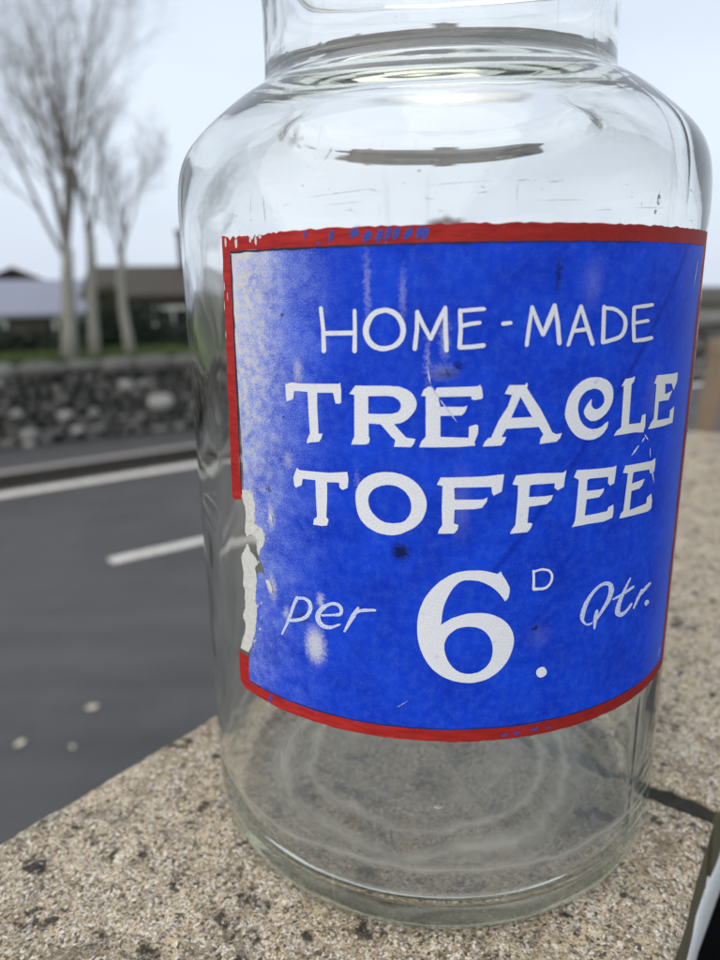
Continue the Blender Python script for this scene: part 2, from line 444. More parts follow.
def leaf_mass(rn, mb, c, rx, ry, rz, n, size):
    for k in range(n):
        while True:
            v = Vector((rn.uniform(-1, 1), rn.uniform(-1, 1), rn.uniform(-1, 1)))
            if v.length < 1: break
        v = v.normalized() * (0.55 + .5 * rn.random())
        q = Vector((c[0] + v.x * rx, c[1] + v.y * ry, c[2] + v.z * rz))
        a = Vector((rn.gauss(0, 1), rn.gauss(0, 1), rn.gauss(0, 1))).normalized(); b = a.orthogonal().normalized()
        s_ = size * (.6 + .8 * rn.random())
        mb.add([q - a * s_, q + b * s_ * .5, q + a * s_, q - b * s_ * .5], [(0, 1, 2, 3)])
M_leaf = simple('hedge_leaf', (0.014, 0.022, 0.011), 0.75, 0.5, 3)
M_stem = simple('hedge_stem', (0.03, 0.026, 0.02), 0.9)
def hedge(label, pts, h, seed, dens=420):
    rn = random.Random(seed)
    t = thing('hedge', label, 'hedge', (pts[0][0], pts[0][1], TOPZ - .05))
    o = Vector((pts[0][0], pts[0][1])); lm = MB(); st = MB(); co = MB()
    for a, b in zip(pts, pts[1:]):
        a, b = Vector(a) - o, Vector(b) - o; l = (b - a).length; k = max(2, int(l / .33))
        for i in range(k):
            q = a.lerp(b, (i + .5) / k); hh = h * (.82 + .3 * rn.random())
            leaf_mass(rn, lm, (q.x, q.y, hh * .52), .48, .42, hh * .52, dens, .055)
            st.tube([(q.x, q.y, -.05), (q.x + rn.gauss(0, .05), q.y, hh * .5), (q.x + rn.gauss(0, .1), q.y, hh * .9)], [.035, .025, .01], 5)
            for j in range(5): 
                an = rn.random() * 6.28; st.tube([(q.x, q.y, hh * .2), (q.x + math.cos(an) * .3, q.y + math.sin(an) * .3, hh * .75)], [.02, .006], 4)
    lm.build('foliage', M_leaf, t); st.build('stems', M_stem, t)
hedge('dense dark green hedge behind the bare trees, beside the jar', [(-4.35, 11.35), (-3.35, 11.8)], 0.74, 4)
hedge('low clipped dark hedge below the pale garden wall, beside the jar', [(-3.2, 11.7), (-1.6, 12.5), (1.5, 14.6)], 0.38, 14)
hedge('low dark hedge in front of the slate roofed house', [(-7.2, 10.3), (-4.9, 11.3)], 0.42, 9, 300)

# round olive green shrub between the trunks
sh = thing('shrub', 'olive green evergreen shrub rising above the hedge between two bare trunks', 'shrub', (-4.05, 11.9, TOPZ - .1))
rn = random.Random(2); lm = MB()
for c in ((0, 0, .5, .28, .5), (.25, .1, .4, .24, .4), (-.12, 0, .75, .2, .35)):
    leaf_mass(rn, lm, c[:3], c[3], c[3], c[4], 500, .06)
M_leaf2 = simple('shrub_leaf', (0.06, 0.06, 0.03), 0.7, 0.5, 3)
lm.build('foliage', M_leaf2, sh)
st = MB(); st.tube([(0, 0, -.05), (.03, 0, .4), (0, 0, .8)], [.05, .04, .015], 6); st.build('stem', M_stem, sh)

# ------------------------------------------------------------------ the wall the jar stands on
U = Vector((0.628, 0.778)); V = Vector((0.778, -0.628))      # along the coping, across it to the right
def cop(a, b): q = U * a + V * b; return q.x, q.y
def stone_mat():
    m = Mat('coping_stone'); v = m.coord()
    big = m.noise(v, 11, 4); mid = m.noise(v, 60, 5, .6)
    c = m.mix(m.ramp(big, [(0.3, 0.0), (0.7, 1.0)]), (0.49, 0.38, 0.24), (0.74, 0.605, 0.425))
    c = m.mix(m.ramp(mid, [(0.40, 0.5), (0.58, 0.0)]), c, (0.22, 0.175, 0.125))
    # aggregate grains of several tones, from 1 mm up to 3 mm, shade in the gaps painted in
    gs = m.sep(m.voro(v, 850, 'Color')); g2 = m.sep(m.voro(v, 420, 'Color')); g2d = m.voro(v, 420)
    c = m.mix(m.ramp(gs[0], [(0.0, 0.95), (0.38, 0.0)]), c, (0.085, 0.066, 0.045))
    c = m.mix(m.ramp(gs[1], [(0.62, 0.0), (0.92, 0.9)]), c, (0.84, 0.76, 0.64))
    pick = m.math('MULTIPLY', m.ramp(g2[2], [(0.82, 0.0), (0.86, 1.0)]), m.ramp(g2d, [(0.35, 1.0), (0.55, 0.0)]))
    c = m.mix(m.math('MULTIPLY', pick, .8), c, m.mix(g2[0], (0.55, 0.47, 0.37), (0.80, 0.76, 0.70)))
    g3 = m.noise(v, 1100, 2)
    c = m.mix(m.ramp(g3, [(0.34, 0.75), (0.52, 0.0)]), c, (0.09, 0.07, 0.05))
    # black lichen and grime in clusters
    d1 = m.ramp(m.noise(v, 150, 6, 0.7), [(0.48, 0.0), (0.56, 1.0)])
    d2 = m.ramp(m.noise(v, 66, 4), [(0.545, 0.0), (0.61, 1.0)])
    c = m.mix(m.math('MULTIPLY', m.math('MULTIPLY', d1, d2), 0.9), c, (0.028, 0.026, 0.022))
    br3 = m.math('MULTIPLY', m.ramp(m.noise(v, 48, 4), [(0.56, 0.0), (0.68, .6)]), m.ramp(m.noise(v, 18, 2), [(0.42, 0.0), (0.6, 1.0)]))
    c = m.mix(br3, c, (0.17, 0.125, 0.08))
    h = m.math('ADD', m.math('MULTIPLY', gs[0], 0.5), m.math('MULTIPLY', g3, 0.8))
    h = m.math('ADD', h, m.math('MULTIPLY', mid, 1.5))
    h = m.math('ADD', h, m.math('MULTIPLY', pick, .6))
    m.bsdf(c, 0.9, 0.25, m.bump(h, 1.0, 0.0014)); return m.m
M_stone = stone_mat()
M_moss = simple('olive_grime', (0.10, 0.085, 0.045), 0.9, 0.35, 60, .6, .001)
gwall = thing('roadside_wall', 'garden wall with speckled buff coping stones carrying the glass jar', 'wall', (*cop(0, 0), ROAD_Z))
gz = -ROAD_Z   # child z offset
def coping_stone(a0, a1, b0f, b1f, step, amp, seed, thick=.035):
    """top sheet with gritty relief, rounded arrises and side skirts"""
    na = max(4, int((a1 - a0) / step)); nb = max(4, int(0.217 / step))
    vs, fs = [], []
    rr = 0.006
    # a cross profile: parameter list of (b fraction or skirt)
    def zt(x, y):
        P = Vector((x, y, seed))
        return (-0.0011 + amp * (.0007 * mnoise.noise(P * 60) + .0006 * mnoise.noise(P * 170) + .0006 * mnoise.noise(P * 420)) - .0006 * max(0, mnoise.noise(P * 110) - .25) * 4)
    prof = [('L', -thick), ('L', -thick * .5), ('L', -.006)] + [('T', j / nb) for j in range(nb + 1)] + [('R', -.006), ('R', -thick * .5), ('R', -thick)]
    for i in range(na + 1):
        am = a0 + (a1 - a0) * i / na
        b0, b1 = b0f(am), b1f(am)
        endd = min(am - a0, am * 0 + a1 - am)
        near = max(0, 1 - endd / .02)
        for k, t in prof:
            bb = t if k == 'T' else (0 if k == 'L' else 1)
            a = am + near * .0030 * (mnoise.noise(Vector((bb * 9, seed, 3))) + .8 * mnoise.noise(Vector((bb * 38, seed, 7))))
            if k == 'T':
                b = b0 + (b1 - b0) * t; x, y = cop(a, b)
                e = min(b - b0, b1 - b, endd + .0005)
                jag = .0016 * mnoise.noise(Vector((x * 90, y * 90, seed + 5)))
                drop = 0 if e > rr + jag else rr * .55 * (1 - max(0, e) / (rr + jag)) ** 2
                z = min(-.00015, zt(x, y)) - drop
            else:
                b = b0 if k == 'L' else b1; x, y = cop(a, b); z = t
                s_ = .0008 * mnoise.noise(Vector((x * 70, y * 70, t * 300 + seed)))
                x, y = cop(a, b + (s_ if k == 'R' else -s_))
            vs.append((x, y, z + gz))
    m = len(prof)
    for i in range(na):
        for j in range(m - 1):
            fs.append((i * m + j, i * m + j + 1, (i + 1) * m + j + 1, (i + 1) * m + j)[::-1])
    # end skirts
    for i, flip in ((0, False), (na, True)):
        b = len(vs)
        for j in range(m): vs.append((vs[i * m + j][0], vs[i * m + j][1], gz - thick))
        for j in range(m - 1):
            f = (i * m + j, i * m + j + 1, b + j + 1, b + j); fs.append(f if not flip else f[::-1])
    me = mesh('coping_stone', vs, fs, True)
    o = obj('coping_stone', me, M_stone, gwall); me.materials.append(M_moss)
    sel = [1 if (p.center.z < gz - .0045 and abs(p.normal.z) < .75) else 0 for p in me.polygons]
    me.polygons.foreach_set('material_index', sel); return o
bl = lambda a: -0.1077 + .0008 * mnoise.noise(Vector((a * 25, 0, 2)))
br_ = lambda a: 0.1097 - 0.07 * a * (a > -.5) + .0011 * mnoise.noise(Vector((a * 35, 4, 2)))
br2 = lambda a: 0.1075 - .01 * a + .0012 * mnoise.noise(Vector((a * 30, 9, 2)))
coping_stone(-0.34, 0.0405, bl, br_, 0.00125, 1.0, 1.0)
coping_stone(0.048, 0.85, bl, br2, 0.0022, 1.0, 7.0)
coping_stone(-1.1, -0.346, bl, lambda a: .112, 0.01, 1.0, 12.0)
# mortar joint, dark and mossy
mm = MB(); vs, fs = [], []
for i in range(7):
    for j in range(121):
        x, y = cop(.0385 + .0115 * i / 6, -.107 + .213 * j / 120)
        vs.append((x, y, gz - .0042 + .0022 * mnoise.noise(Vector((x * 300, y * 300, 1)))))
for i in range(6):
    for j in range(120): fs.append((i * 121 + j, (i + 1) * 121 + j, (i + 1) * 121 + j + 1, i * 121 + j + 1))
M_joint = simple('dark_mossy_mortar', (0.035, 0.034, 0.026), 0.95, 0.6, 220, .8, .001)
obj('mortar_joint', mesh('mortar_joint', vs, fs, True), M_joint, gwall)
def wall_prism(name, a0, a1, b0, b1, z0, z1, mat):
    m = MB(); m.prism([cop(a0, b0), cop(a0, b1), cop(a1, b1), cop(a1, b0)][::-1] if False else [cop(a0, b0), cop(a1, b0), cop(a1, b1), cop(a0, b1)][::-1], z0 + gz, z1 + gz)
    return m.build(name, mat, gwall)
M_wfill = simple('wall_render', (0.2, 0.19, 0.17), 0.95)
M_whitep = simple('white_gloss_paint', (0.66, 0.68, 0.67), 0.35, 0.08, 30)
M_black = simple('near_black', (0.003, 0.003, 0.004), 1.0, 0.3, 20); M_black.node_tree.nodes['Principled BSDF'].inputs['Specular IOR Level'].default_value = .02
wall_prism('wall_face', -1.1, .85, -.095, .093, -1.9, -.0352, M_wfill)
wt = MB(); 
for a0, a1 in ((-1.1, .85),):
    n_ = 60; prof = [(.0945, -.0355), (.1055, -.036), (.1075, -.039), (.1080, -.045), (.1076, -.064), (.1062, -.068), (.0945, -.069)]
    vs = []; fs = []
    for i in range(n_ + 1):
        a = a0 + (a1 - a0) * i / n_
        for b, z in prof: 
            x, y = cop(a, b + .0030 - .07 * max(-.5, min(a, .04)) + .0005 * mnoise.noise(Vector((a * 20, z * 90, 3)))); vs.append((x, y, z + gz))
    for i in range(n_):
        for j in range(len(prof) - 1): fs.append((i * 7 + j, (i + 1) * 7 + j, (i + 1) * 7 + j + 1, i * 7 + j + 1))
    fs.append(tuple(range(7))); fs.append(tuple(n_ * 7 + k for k in range(7))[::-1])
    obj('white_trim', mesh('white_trim', vs, fs, True), M_whitep, gwall)
wall_prism('black_face', -1.1, .85, .0935, .104, -1.9, -.0695, M_black)  # near-black, barely reflecting face below the white trim
yard = MB(); yard.add([(*cop(-3, .1), -1.2), (*cop(.85, .1), -1.2), (*cop(.85, 4), -1.2), (*cop(-3, 4), -1.2)], [(3, 2, 1, 0)])
tag(yard.build('yard', simple('yard_dark_slabs', (.03, .03, .03), .9)), kind='structure')

M_dleaf = simple('dry_leaf', (0.62, 0.55, 0.42), 0.8, 0.2, 40)
for k, ((x, y), a, l_, lb) in enumerate((((-1.455, 3.02), .4, .034, 'pale dry leaf lying on the asphalt close to the coping edge'), ((-1.696, 2.722), 1.2, .030, 'pale dry leaf lying on the asphalt nearest the left picture edge'), ((-1.43, 2.69), 2.2, .017, 'smallest pale dry leaf on the asphalt, lying nearest the coping'))):
    vs = []; fs = []
    for i in range(7):
        t = i / 6; wd = math.sin(math.pi * min(1, t * .96 + .02)) ** .8 * .32
        for sgn in (-1, 0, 1): vs.append(((t - .5) * l_ * 2, sgn * wd * l_ * 2, .004 + .25 * l_ * (abs(sgn) * .5 + (t - .5) ** 2)))
    for i in range(6):
        for q in (0, 1): fs.append((i * 3 + q, i * 3 + q + 3, i * 3 + q + 4, i * 3 + q + 1))
    vs.append((l_ * 1.0, 0, .006)); vs.append((l_ * 1.4, .1 * l_, .012)); vs.append((l_ * 1.4, .14 * l_, .012)); fs.append((21, 22, 23))
    lf_ = obj('fallen_leaf', mesh('fallen_leaf', vs, fs, True), M_dleaf); lf_.location = (x, y, ROAD_Z + .002); lf_.rotation_euler = (0, 0, a); tag(lf_, lb, 'leaf', 'fallen leaves on the road')

# weathered wooden post and rail beyond the coping end
wf = thing('wooden_trestle', 'weathered brown timber trestle leaning beyond the far end of the coping', 'trestle', (.97, 1.695, -.85))
M_wood = bark('weathered_timber', (0.16, 0.11, 0.07), (0.32, 0.24, 0.165))
def beam(name, p, q, wx, wy, par):
    p, q = Vector(p), Vector(q); t = (q - p).normalized(); u = t.cross(Vector((0, 1, 0))).normalized(); v = t.cross(u)
    m = MB(); vs = []
    for e in (p, q):
        for su, sv_ in ((-1, -1), (1, -1), (1, 1), (-1, 1)): vs.append(e + u * su * wx + v * sv_ * wy)
    m.add(vs, [(3, 2, 1, 0), (4, 5, 6, 7), (0, 1, 5, 4), (1, 2, 6, 5), (2, 3, 7, 6), (3, 0, 4, 7)])
    o = m.build(name, M_wood, par); b = o.modifiers.new('edge', 'BEVEL'); b.width = .004; b.segments = 2; return o
beam('leg', (-.075, 0, 0), (-.008, 0, .86), .02, .025, wf)
beam('leg', (.40, 0, 0), (.31, 0, .86), .02, .025, wf)
beam('rail', (-.03, .0, .882), (.36, .0, .882), .022, .03, wf)
beam('brace', (-.03, .04, .42), (.35, .04, .42), .014, .012, wf)

# ------------------------------------------------------------------ THE JAR
RJ = 0.0895
jar = thing('sweet_jar', 'large clear glass sweet jar with a hand painted blue and red TREACLE TOFFEE sign', 'jar', (0, 0, 0))
outer = [(0.0, .0042), (.040, .0040), (.060, .0030), (.074, .0012), (.081, .0003), (.0845, .0006), (.0868, .0022), (.0882, .0050), (.0891, .0085), (.0895, .014)]
outer += [(RJ, z) for z in (.03, .06, .09, .12, .15, .18, .21, .224)]
outer += [(.0894, .229), (.0890, .234), (.0882, .2385), (.0868, .2425), (.0848, .246), (.0820, .2492), (.0785, .2525), (.0744, .2560), (.0700, .2594),
          (.0655, .2622), (.0620, .2643), (.0598, .2662), (.0588, .2690), (.0584, .2730), (.0584, .285), (.0586, .297), (.0590, .303)]
outer += [(.0612, .3055), (.0630, .3085), (.0633, .3125), (.0625, .3160), (.0605, .3178), (.0580, .3180)]
TH = 0.0042
inner = [(.0560, .3168), (.0548, .3130), (.0545, .300), (.0543, .285), (.0542, .2760), (.0538, .2715), (.0535, .2675), (.0538, .2640), (.0552, .2612), (.0580, .2590), (.0626, .2564), (.0676, .2533),
         (.0722, .2502), (.0760, .2471), (.0793, .2437), (.0817, .2400), (.0834, .2357), (.0845, .2308), (.0851, .2255), (.0853, .219)]
inner += [(.0853, z) for z in (.205, .18, .15, .12, .09, .06, .034)]
inner += [(.0852, .022), (.0846, .0150), (.0830, .0108), (.0800, .0086), (.074, .0076), (.066, .0080), (.060, .0094), (.052, .0102), (.036, .0098), (.018, .0092), (0.0, .0090)]
def resample(pr, step):
    P = [Vector((r, z)) for r, z in pr]; out = []
    Q = [P[0] * 2 - P[1]] + P + [P[-1] * 2 - P[-2]]
    for i in range(1, len(Q) - 2):
        p0, p1, p2, p3 = Q[i - 1:i + 3]; d = (p2 - p1).length; n = max(1, int(d / step))
        t0 = 0; t1 = (p1 - p0).length ** .5 + 1e-9; t2 = t1 + d ** .5 + 1e-9; t3 = t2 + (p3 - p2).length ** .5 + 1e-9
        for k in range(n):
            t = t1 + (t2 - t1) * k / n
            A1 = p0 * ((t1 - t) / (t1 - t0)) + p1 * ((t - t0) / (t1 - t0)); A2 = p1 * ((t2 - t) / (t2 - t1)) + p2 * ((t - t1) / (t2 - t1)); A3 = p2 * ((t3 - t) / (t3 - t2)) + p3 * ((t - t2) / (t3 - t2))
            B1 = A1 * ((t2 - t) / (t2 - t0)) + A2 * ((t - t0) / (t2 - t0)); B2 = A2 * ((t3 - t) / (t3 - t1)) + A3 * ((t - t1) / (t3 - t1))
            q = B1 * ((t2 - t) / (t2 - t1)) + B2 * ((t - t1) / (t2 - t1)); out.append((max(0, q.x), q.y))
    out.append(tuple(P[-1])); return out
po, pi_ = resample(outer, .0016), resample(inner, .0016)
SEAM = R_(44)
ths = [2 * math.pi * k / 224 for k in range(224)]
for sm in (SEAM, SEAM + math.pi): ths += [sm + R_(d) for d in (-1.2, -.8, -.5, -.25, 0, .25, .5, .8, 1.2)]
ths = sorted(set(t % (2 * math.pi) for t in ths)); NT = len(ths)
gvv, gff, gmat = [], [], []
def ringpt(r, z, th): return (r * math.sin(th), -r * math.cos(th), z)
def seam_h(th, z):
    if .0725 < z < .2185 or z < .02 or z > .29: return 0
    f = min(1, abs(z - .2185) / .004, abs(z - .0725) / .004)
    h = 0
    for sm in (SEAM, SEAM + math.pi):
        d = (th - sm + math.pi) % (2 * math.pi) - math.pi; h += math.exp(-(math.degrees(d) / .7) ** 2)
    return .00010 * h * f
for r, z in po:
    for th in ths:
        wv = 0 if z < .05 else min(1, (z - .05) / .03)
        rr = r + seam_h(th, z)
        if z > .2185: rr += .00022 * mnoise.noise(Vector((math.sin(th) * 2.2, math.cos(th) * 2.2, z * 40))) * min(1, (z - .2185) / .01)
        gvv.append(ringpt(max(rr, 1e-5), z, th))
no = len(po)
for r, z in pi_:
    for th in ths:
        amp = .00055 if z > .02 else .00025
        rr = r + amp * mnoise.noise(Vector((math.sin(th) * 1.7, math.cos(th) * 1.7, z * 22 + 5))) * min(1, r / .04) + .00012 * mnoise.noise(Vector((math.sin(th) * 6, math.cos(th) * 6, z * 60)))
        zz = z + (.0006 * mnoise.noise(Vector((r * 40 * math.sin(th), r * 40 * math.cos(th), 2))) if z < .02 else 0)
        gvv.append(ringpt(max(rr, 1e-5), zz, th))
nr = no + len(pi_)
for i in range(nr - 1):
    for k in range(NT):
        k2 = (k + 1) % NT
        gff.append((i * NT + k, i * NT + k2, (i + 1) * NT + k2, (i + 1) * NT + k)); gmat.append(0 if i < no - 1 else 1)
gff.append(tuple(range(NT))[::-1]); gmat.append(0)
gff.append(tuple((nr - 1) * NT + k for k in range(NT))); gmat.append(1)
# trapped air bubbles (normals turned inward: glass outside, air inside)
rb = random.Random(11)
def bubble(th, z, rad, sx, sz):
    b = len(gvv); c = Vector(ringpt(.0874, z, th)); tx = Vector((math.cos(th), math.sin(th), 0)); nn = Vector((math.sin(th), -math.cos(th), 0))
    for v in IV: gvv.append(tuple(c + tx * v.x * rad * sx + nn * v.y * rad * .6 + Vector((0, 0, v.z * rad * sz))))
    for f in IF: gff.append(tuple(i + b for i in f)[::-1]); gmat.append(0)
bubble(R_(-4.2), .0505, .0011, 1.8, 1.0)
bubble(R_(35), .2235, .0009, .7, 1.6)
bubble(R_(-25), .0545, .0005, 1.5, 1)
for k in range(16): bubble(rb.uniform(-1.1, 1.0), rb.choice((rb.uniform(.02, .07), rb.uniform(.22, .23))), rb.uniform(.00018, .0004), rb.uniform(.8, 1.8), rb.uniform(.8, 2))

def glass(name):
    m = Mat(name); v = m.coord('Object')
    gl = m.t.nodes.new('ShaderNodeBsdfPrincipled')
    gl.inputs['Base Color'].default_value = (1, 1, 1, 1); gl.inputs['Roughness'].default_value = 0.0
    gl.inputs['IOR'].default_value = 1.5; gl.inputs['Transmission Weight'].default_value = 1.0
    df = m.t.nodes.new('ShaderNodeBsdfDiffuse'); df.inputs[0].default_value = (.95, .93, .85, 1)
    tl = m.t.nodes.new('ShaderNodeBsdfTranslucent'); tl.inputs[0].default_value = (.95, .93, .85, 1)
    dm = m.t.nodes.new('ShaderNodeMixShader'); dm.inputs[0].default_value = .5
    m.t.links.new(df.outputs[0], dm.inputs[1]); m.t.links.new(tl.outputs[0], dm.inputs[2])
    x, y, z = m.sep(v)
    rad = m.math('SQRT', m.math('ADD', m.math('MULTIPLY', x, x), m.math('MULTIPLY', y, y)))
    film = m.ramp(m.noise(v, 28, 5, .6), [(0.42, 0.0), (0.75, 1.0)])
    at_ = m.t.nodes.new('ShaderNodeAttribute'); at_.attribute_name = 'inside'; ins = at_.outputs['Fac']
    if True:
        # dried tide marks on the floor of the jar and low on its wall
        wob = m.math('MULTIPLY', m.math('SUBTRACT', m.noise(v, 26, 5, .6), .5), .022)
        rr = m.math('ADD', rad, wob)
        def band(val, c, wdt):
            return m.math('POWER', m.math('SUBTRACT', 1.0, m.math('MINIMUM', 1.0, m.math('DIVIDE', m.math('ABSOLUTE', m.math('SUBTRACT', val, c)), wdt))), 1.5)
        low = m.math('LESS_THAN', z, .02)
        rings = m.math('ADD', m.math('ADD', band(rr, .061, .006), band(rr, .050, .004)), m.math('MULTIPLY', band(rr, .036, .007), .35))
        rings = m.math('ADD', rings, m.math('MULTIPLY', band(rr, .0665, .0025), .5))
        rings = m.math('MULTIPLY', m.math('MULTIPLY', rings, low), m.ramp(m.noise(v, 45, 5, .65), [(0.30, .25), (0.62, 1.0)]))
        zb = m.math('ADD', z, m.math('MULTIPLY', wob, .35))
        tide = m.math('MULTIPLY', band(zb, .0255, .0026), .7)
        streak = m.ramp(m.noise(m.coord('Object', (1, 1, .12)), 120, 4), [(0.5, 0.0), (0.8, .5)])
        fac = m.math('ADD', m.math('MULTIPLY', m.math('ADD', rings, tide), .85), m.math('MULTIPLY', film, .035))
        fac = m.math('ADD', fac, m.math('MULTIPLY', m.math('MULTIPLY', low, m.math('LESS_THAN', rad, .062)), m.math('MULTIPLY', m.ramp(m.noise(v, 60, 5, .6), [(0.45, 0.0), (0.75, 1.0)]), .10)))
        fac_in = m.math('ADD', fac, m.math('MULTIPLY', streak, .035))
    if True:
        # fine scratches, grit specks
        sp = m.ramp(m.voro(v, 260), [(0.0, 1.0), (0.10, 0.0)])
        pick = m.ramp(m.noise(v, 45, 3), [(0.50, 0.0), (0.62, 1.0)])
        sc_ = m.ramp(m.noise(m.coord('Object', (1, 1, .06), (0.15, .1, 0)), 260, 2), [(0.70, 0.0), (0.76, .35)])
        fac = m.math('ADD', m.math('MULTIPLY', m.math('MULTIPLY', sp, pick), .8), m.math('MULTIPLY', film, .045))
        fac = m.math('ADD', fac, m.math('MULTIPLY', sc_, .5))
        fac = m.mix(ins, fac, fac_in)
    mx_ = m.t.nodes.new('ShaderNodeMixShader')
    m.t.links.new(m.math('MINIMUM', fac, .8), mx_.inputs[0]); m.t.links.new(gl.outputs[0], mx_.inputs[1]); m.t.links.new(dm.outputs[0], mx_.inputs[2])
    m.t.links.new(mx_.outputs[0], m.out.inputs['Surface'])
    va = m.t.nodes.new('ShaderNodeVolumeAbsorption'); va.inputs['Color'].default_value = (.72, .75, .52, 1); va.inputs['Density'].default_value = 12
    m.t.links.new(va.outputs[0], m.out.inputs['Volume'])
    return m.m
M_glass = glass('clear_glass')
gme = mesh('glass_body', gvv, gff, True); gob = obj('glass_body', gme, M_glass, jar);
at = gme.attributes.new('inside', 'FLOAT', 'POINT'); at.data.foreach_set('value', [1.0 if no * NT <= k < nr * NT else 0.0 for k in range(len(gvv))])

# ------------------------------------------------------------------ painted sign: shapes given in (degrees round the jar, mm of height)
KX = math.radians(1) * RJ * 1000     # mm of arc per degree
def pieces(name, polys, lift, mat, parent):
    for k, pl in enumerate(polys): wrapped(name, [pl], lift + k * 2e-6, mat, parent)
def wrapped(name, polys, lift, mat, parent, mats=None):
    """polys: list of (outer, holes..[, material index]); fills them flat, slices finely, wraps onto the cylinder"""
    V_, F_, MI, LV = [], [], [], []
    for ip, pol in enumerate(polys):
        mi = 0
        if isinstance(pol[-1], int): mi = pol[-1]; pol = pol[:-1]
        b = bmesh.new()
        for ring in pol:
            vs = [b.verts.new((a * KX, z, 0)) for a, z in ring]
            for i in range(len(vs)):
                if vs[i] is not vs[(i + 1) % len(vs)]:
                    try: b.edges.new((vs[i], vs[(i + 1) % len(vs)]))
                    except ValueError: pass
        bmesh.ops.remove_doubles(b, verts=b.verts[:], dist=.004)
        bmesh.ops.triangle_fill(b, use_beauty=True, use_dissolve=False, edges=b.edges[:], normal=(0, 0, 1))
        if b.verts:
            x0 = min(v.co.x for v in b.verts); x1 = max(v.co.x for v in b.verts)
            x = math.ceil(x0 / 1.6) * 1.6
            while x < x1:
                bmesh.ops.bisect_plane(b, geom=b.verts[:] + b.edges[:] + b.faces[:], dist=1e-5, plane_co=(x, 0, 0), plane_no=(1, 0, 0)); x += 1.6
        b.verts.index_update(); o = len(V_)
        for v in b.verts: V_.append((v.co.x, v.co.y)); LV.append(lift + ip * 6e-6)
        for f in b.faces:
            idx = [v.index + o for v in f.verts]
            if f.normal.z < 0: idx.reverse()
            F_.append(idx); MI.append(mi)
        b.free()
    W_ = [ringpt(RJ + lv, z / 1000, math.radians(x / KX)) for (x, z), lv in zip(V_, LV)]
    me = mesh(name, W_, F_, True)
    uv = me.uv_layers.new(name='sign')
    co = [V_[l.vertex_index] for l in me.loops]
    uv.data.foreach_set('uv', [c / 100 for p in co for c in p])
    o = obj(name, me, mat, parent)
    for x in (mats or []): me.materials.append(x)
    me.polygons.foreach_set('material_index', MI); return o

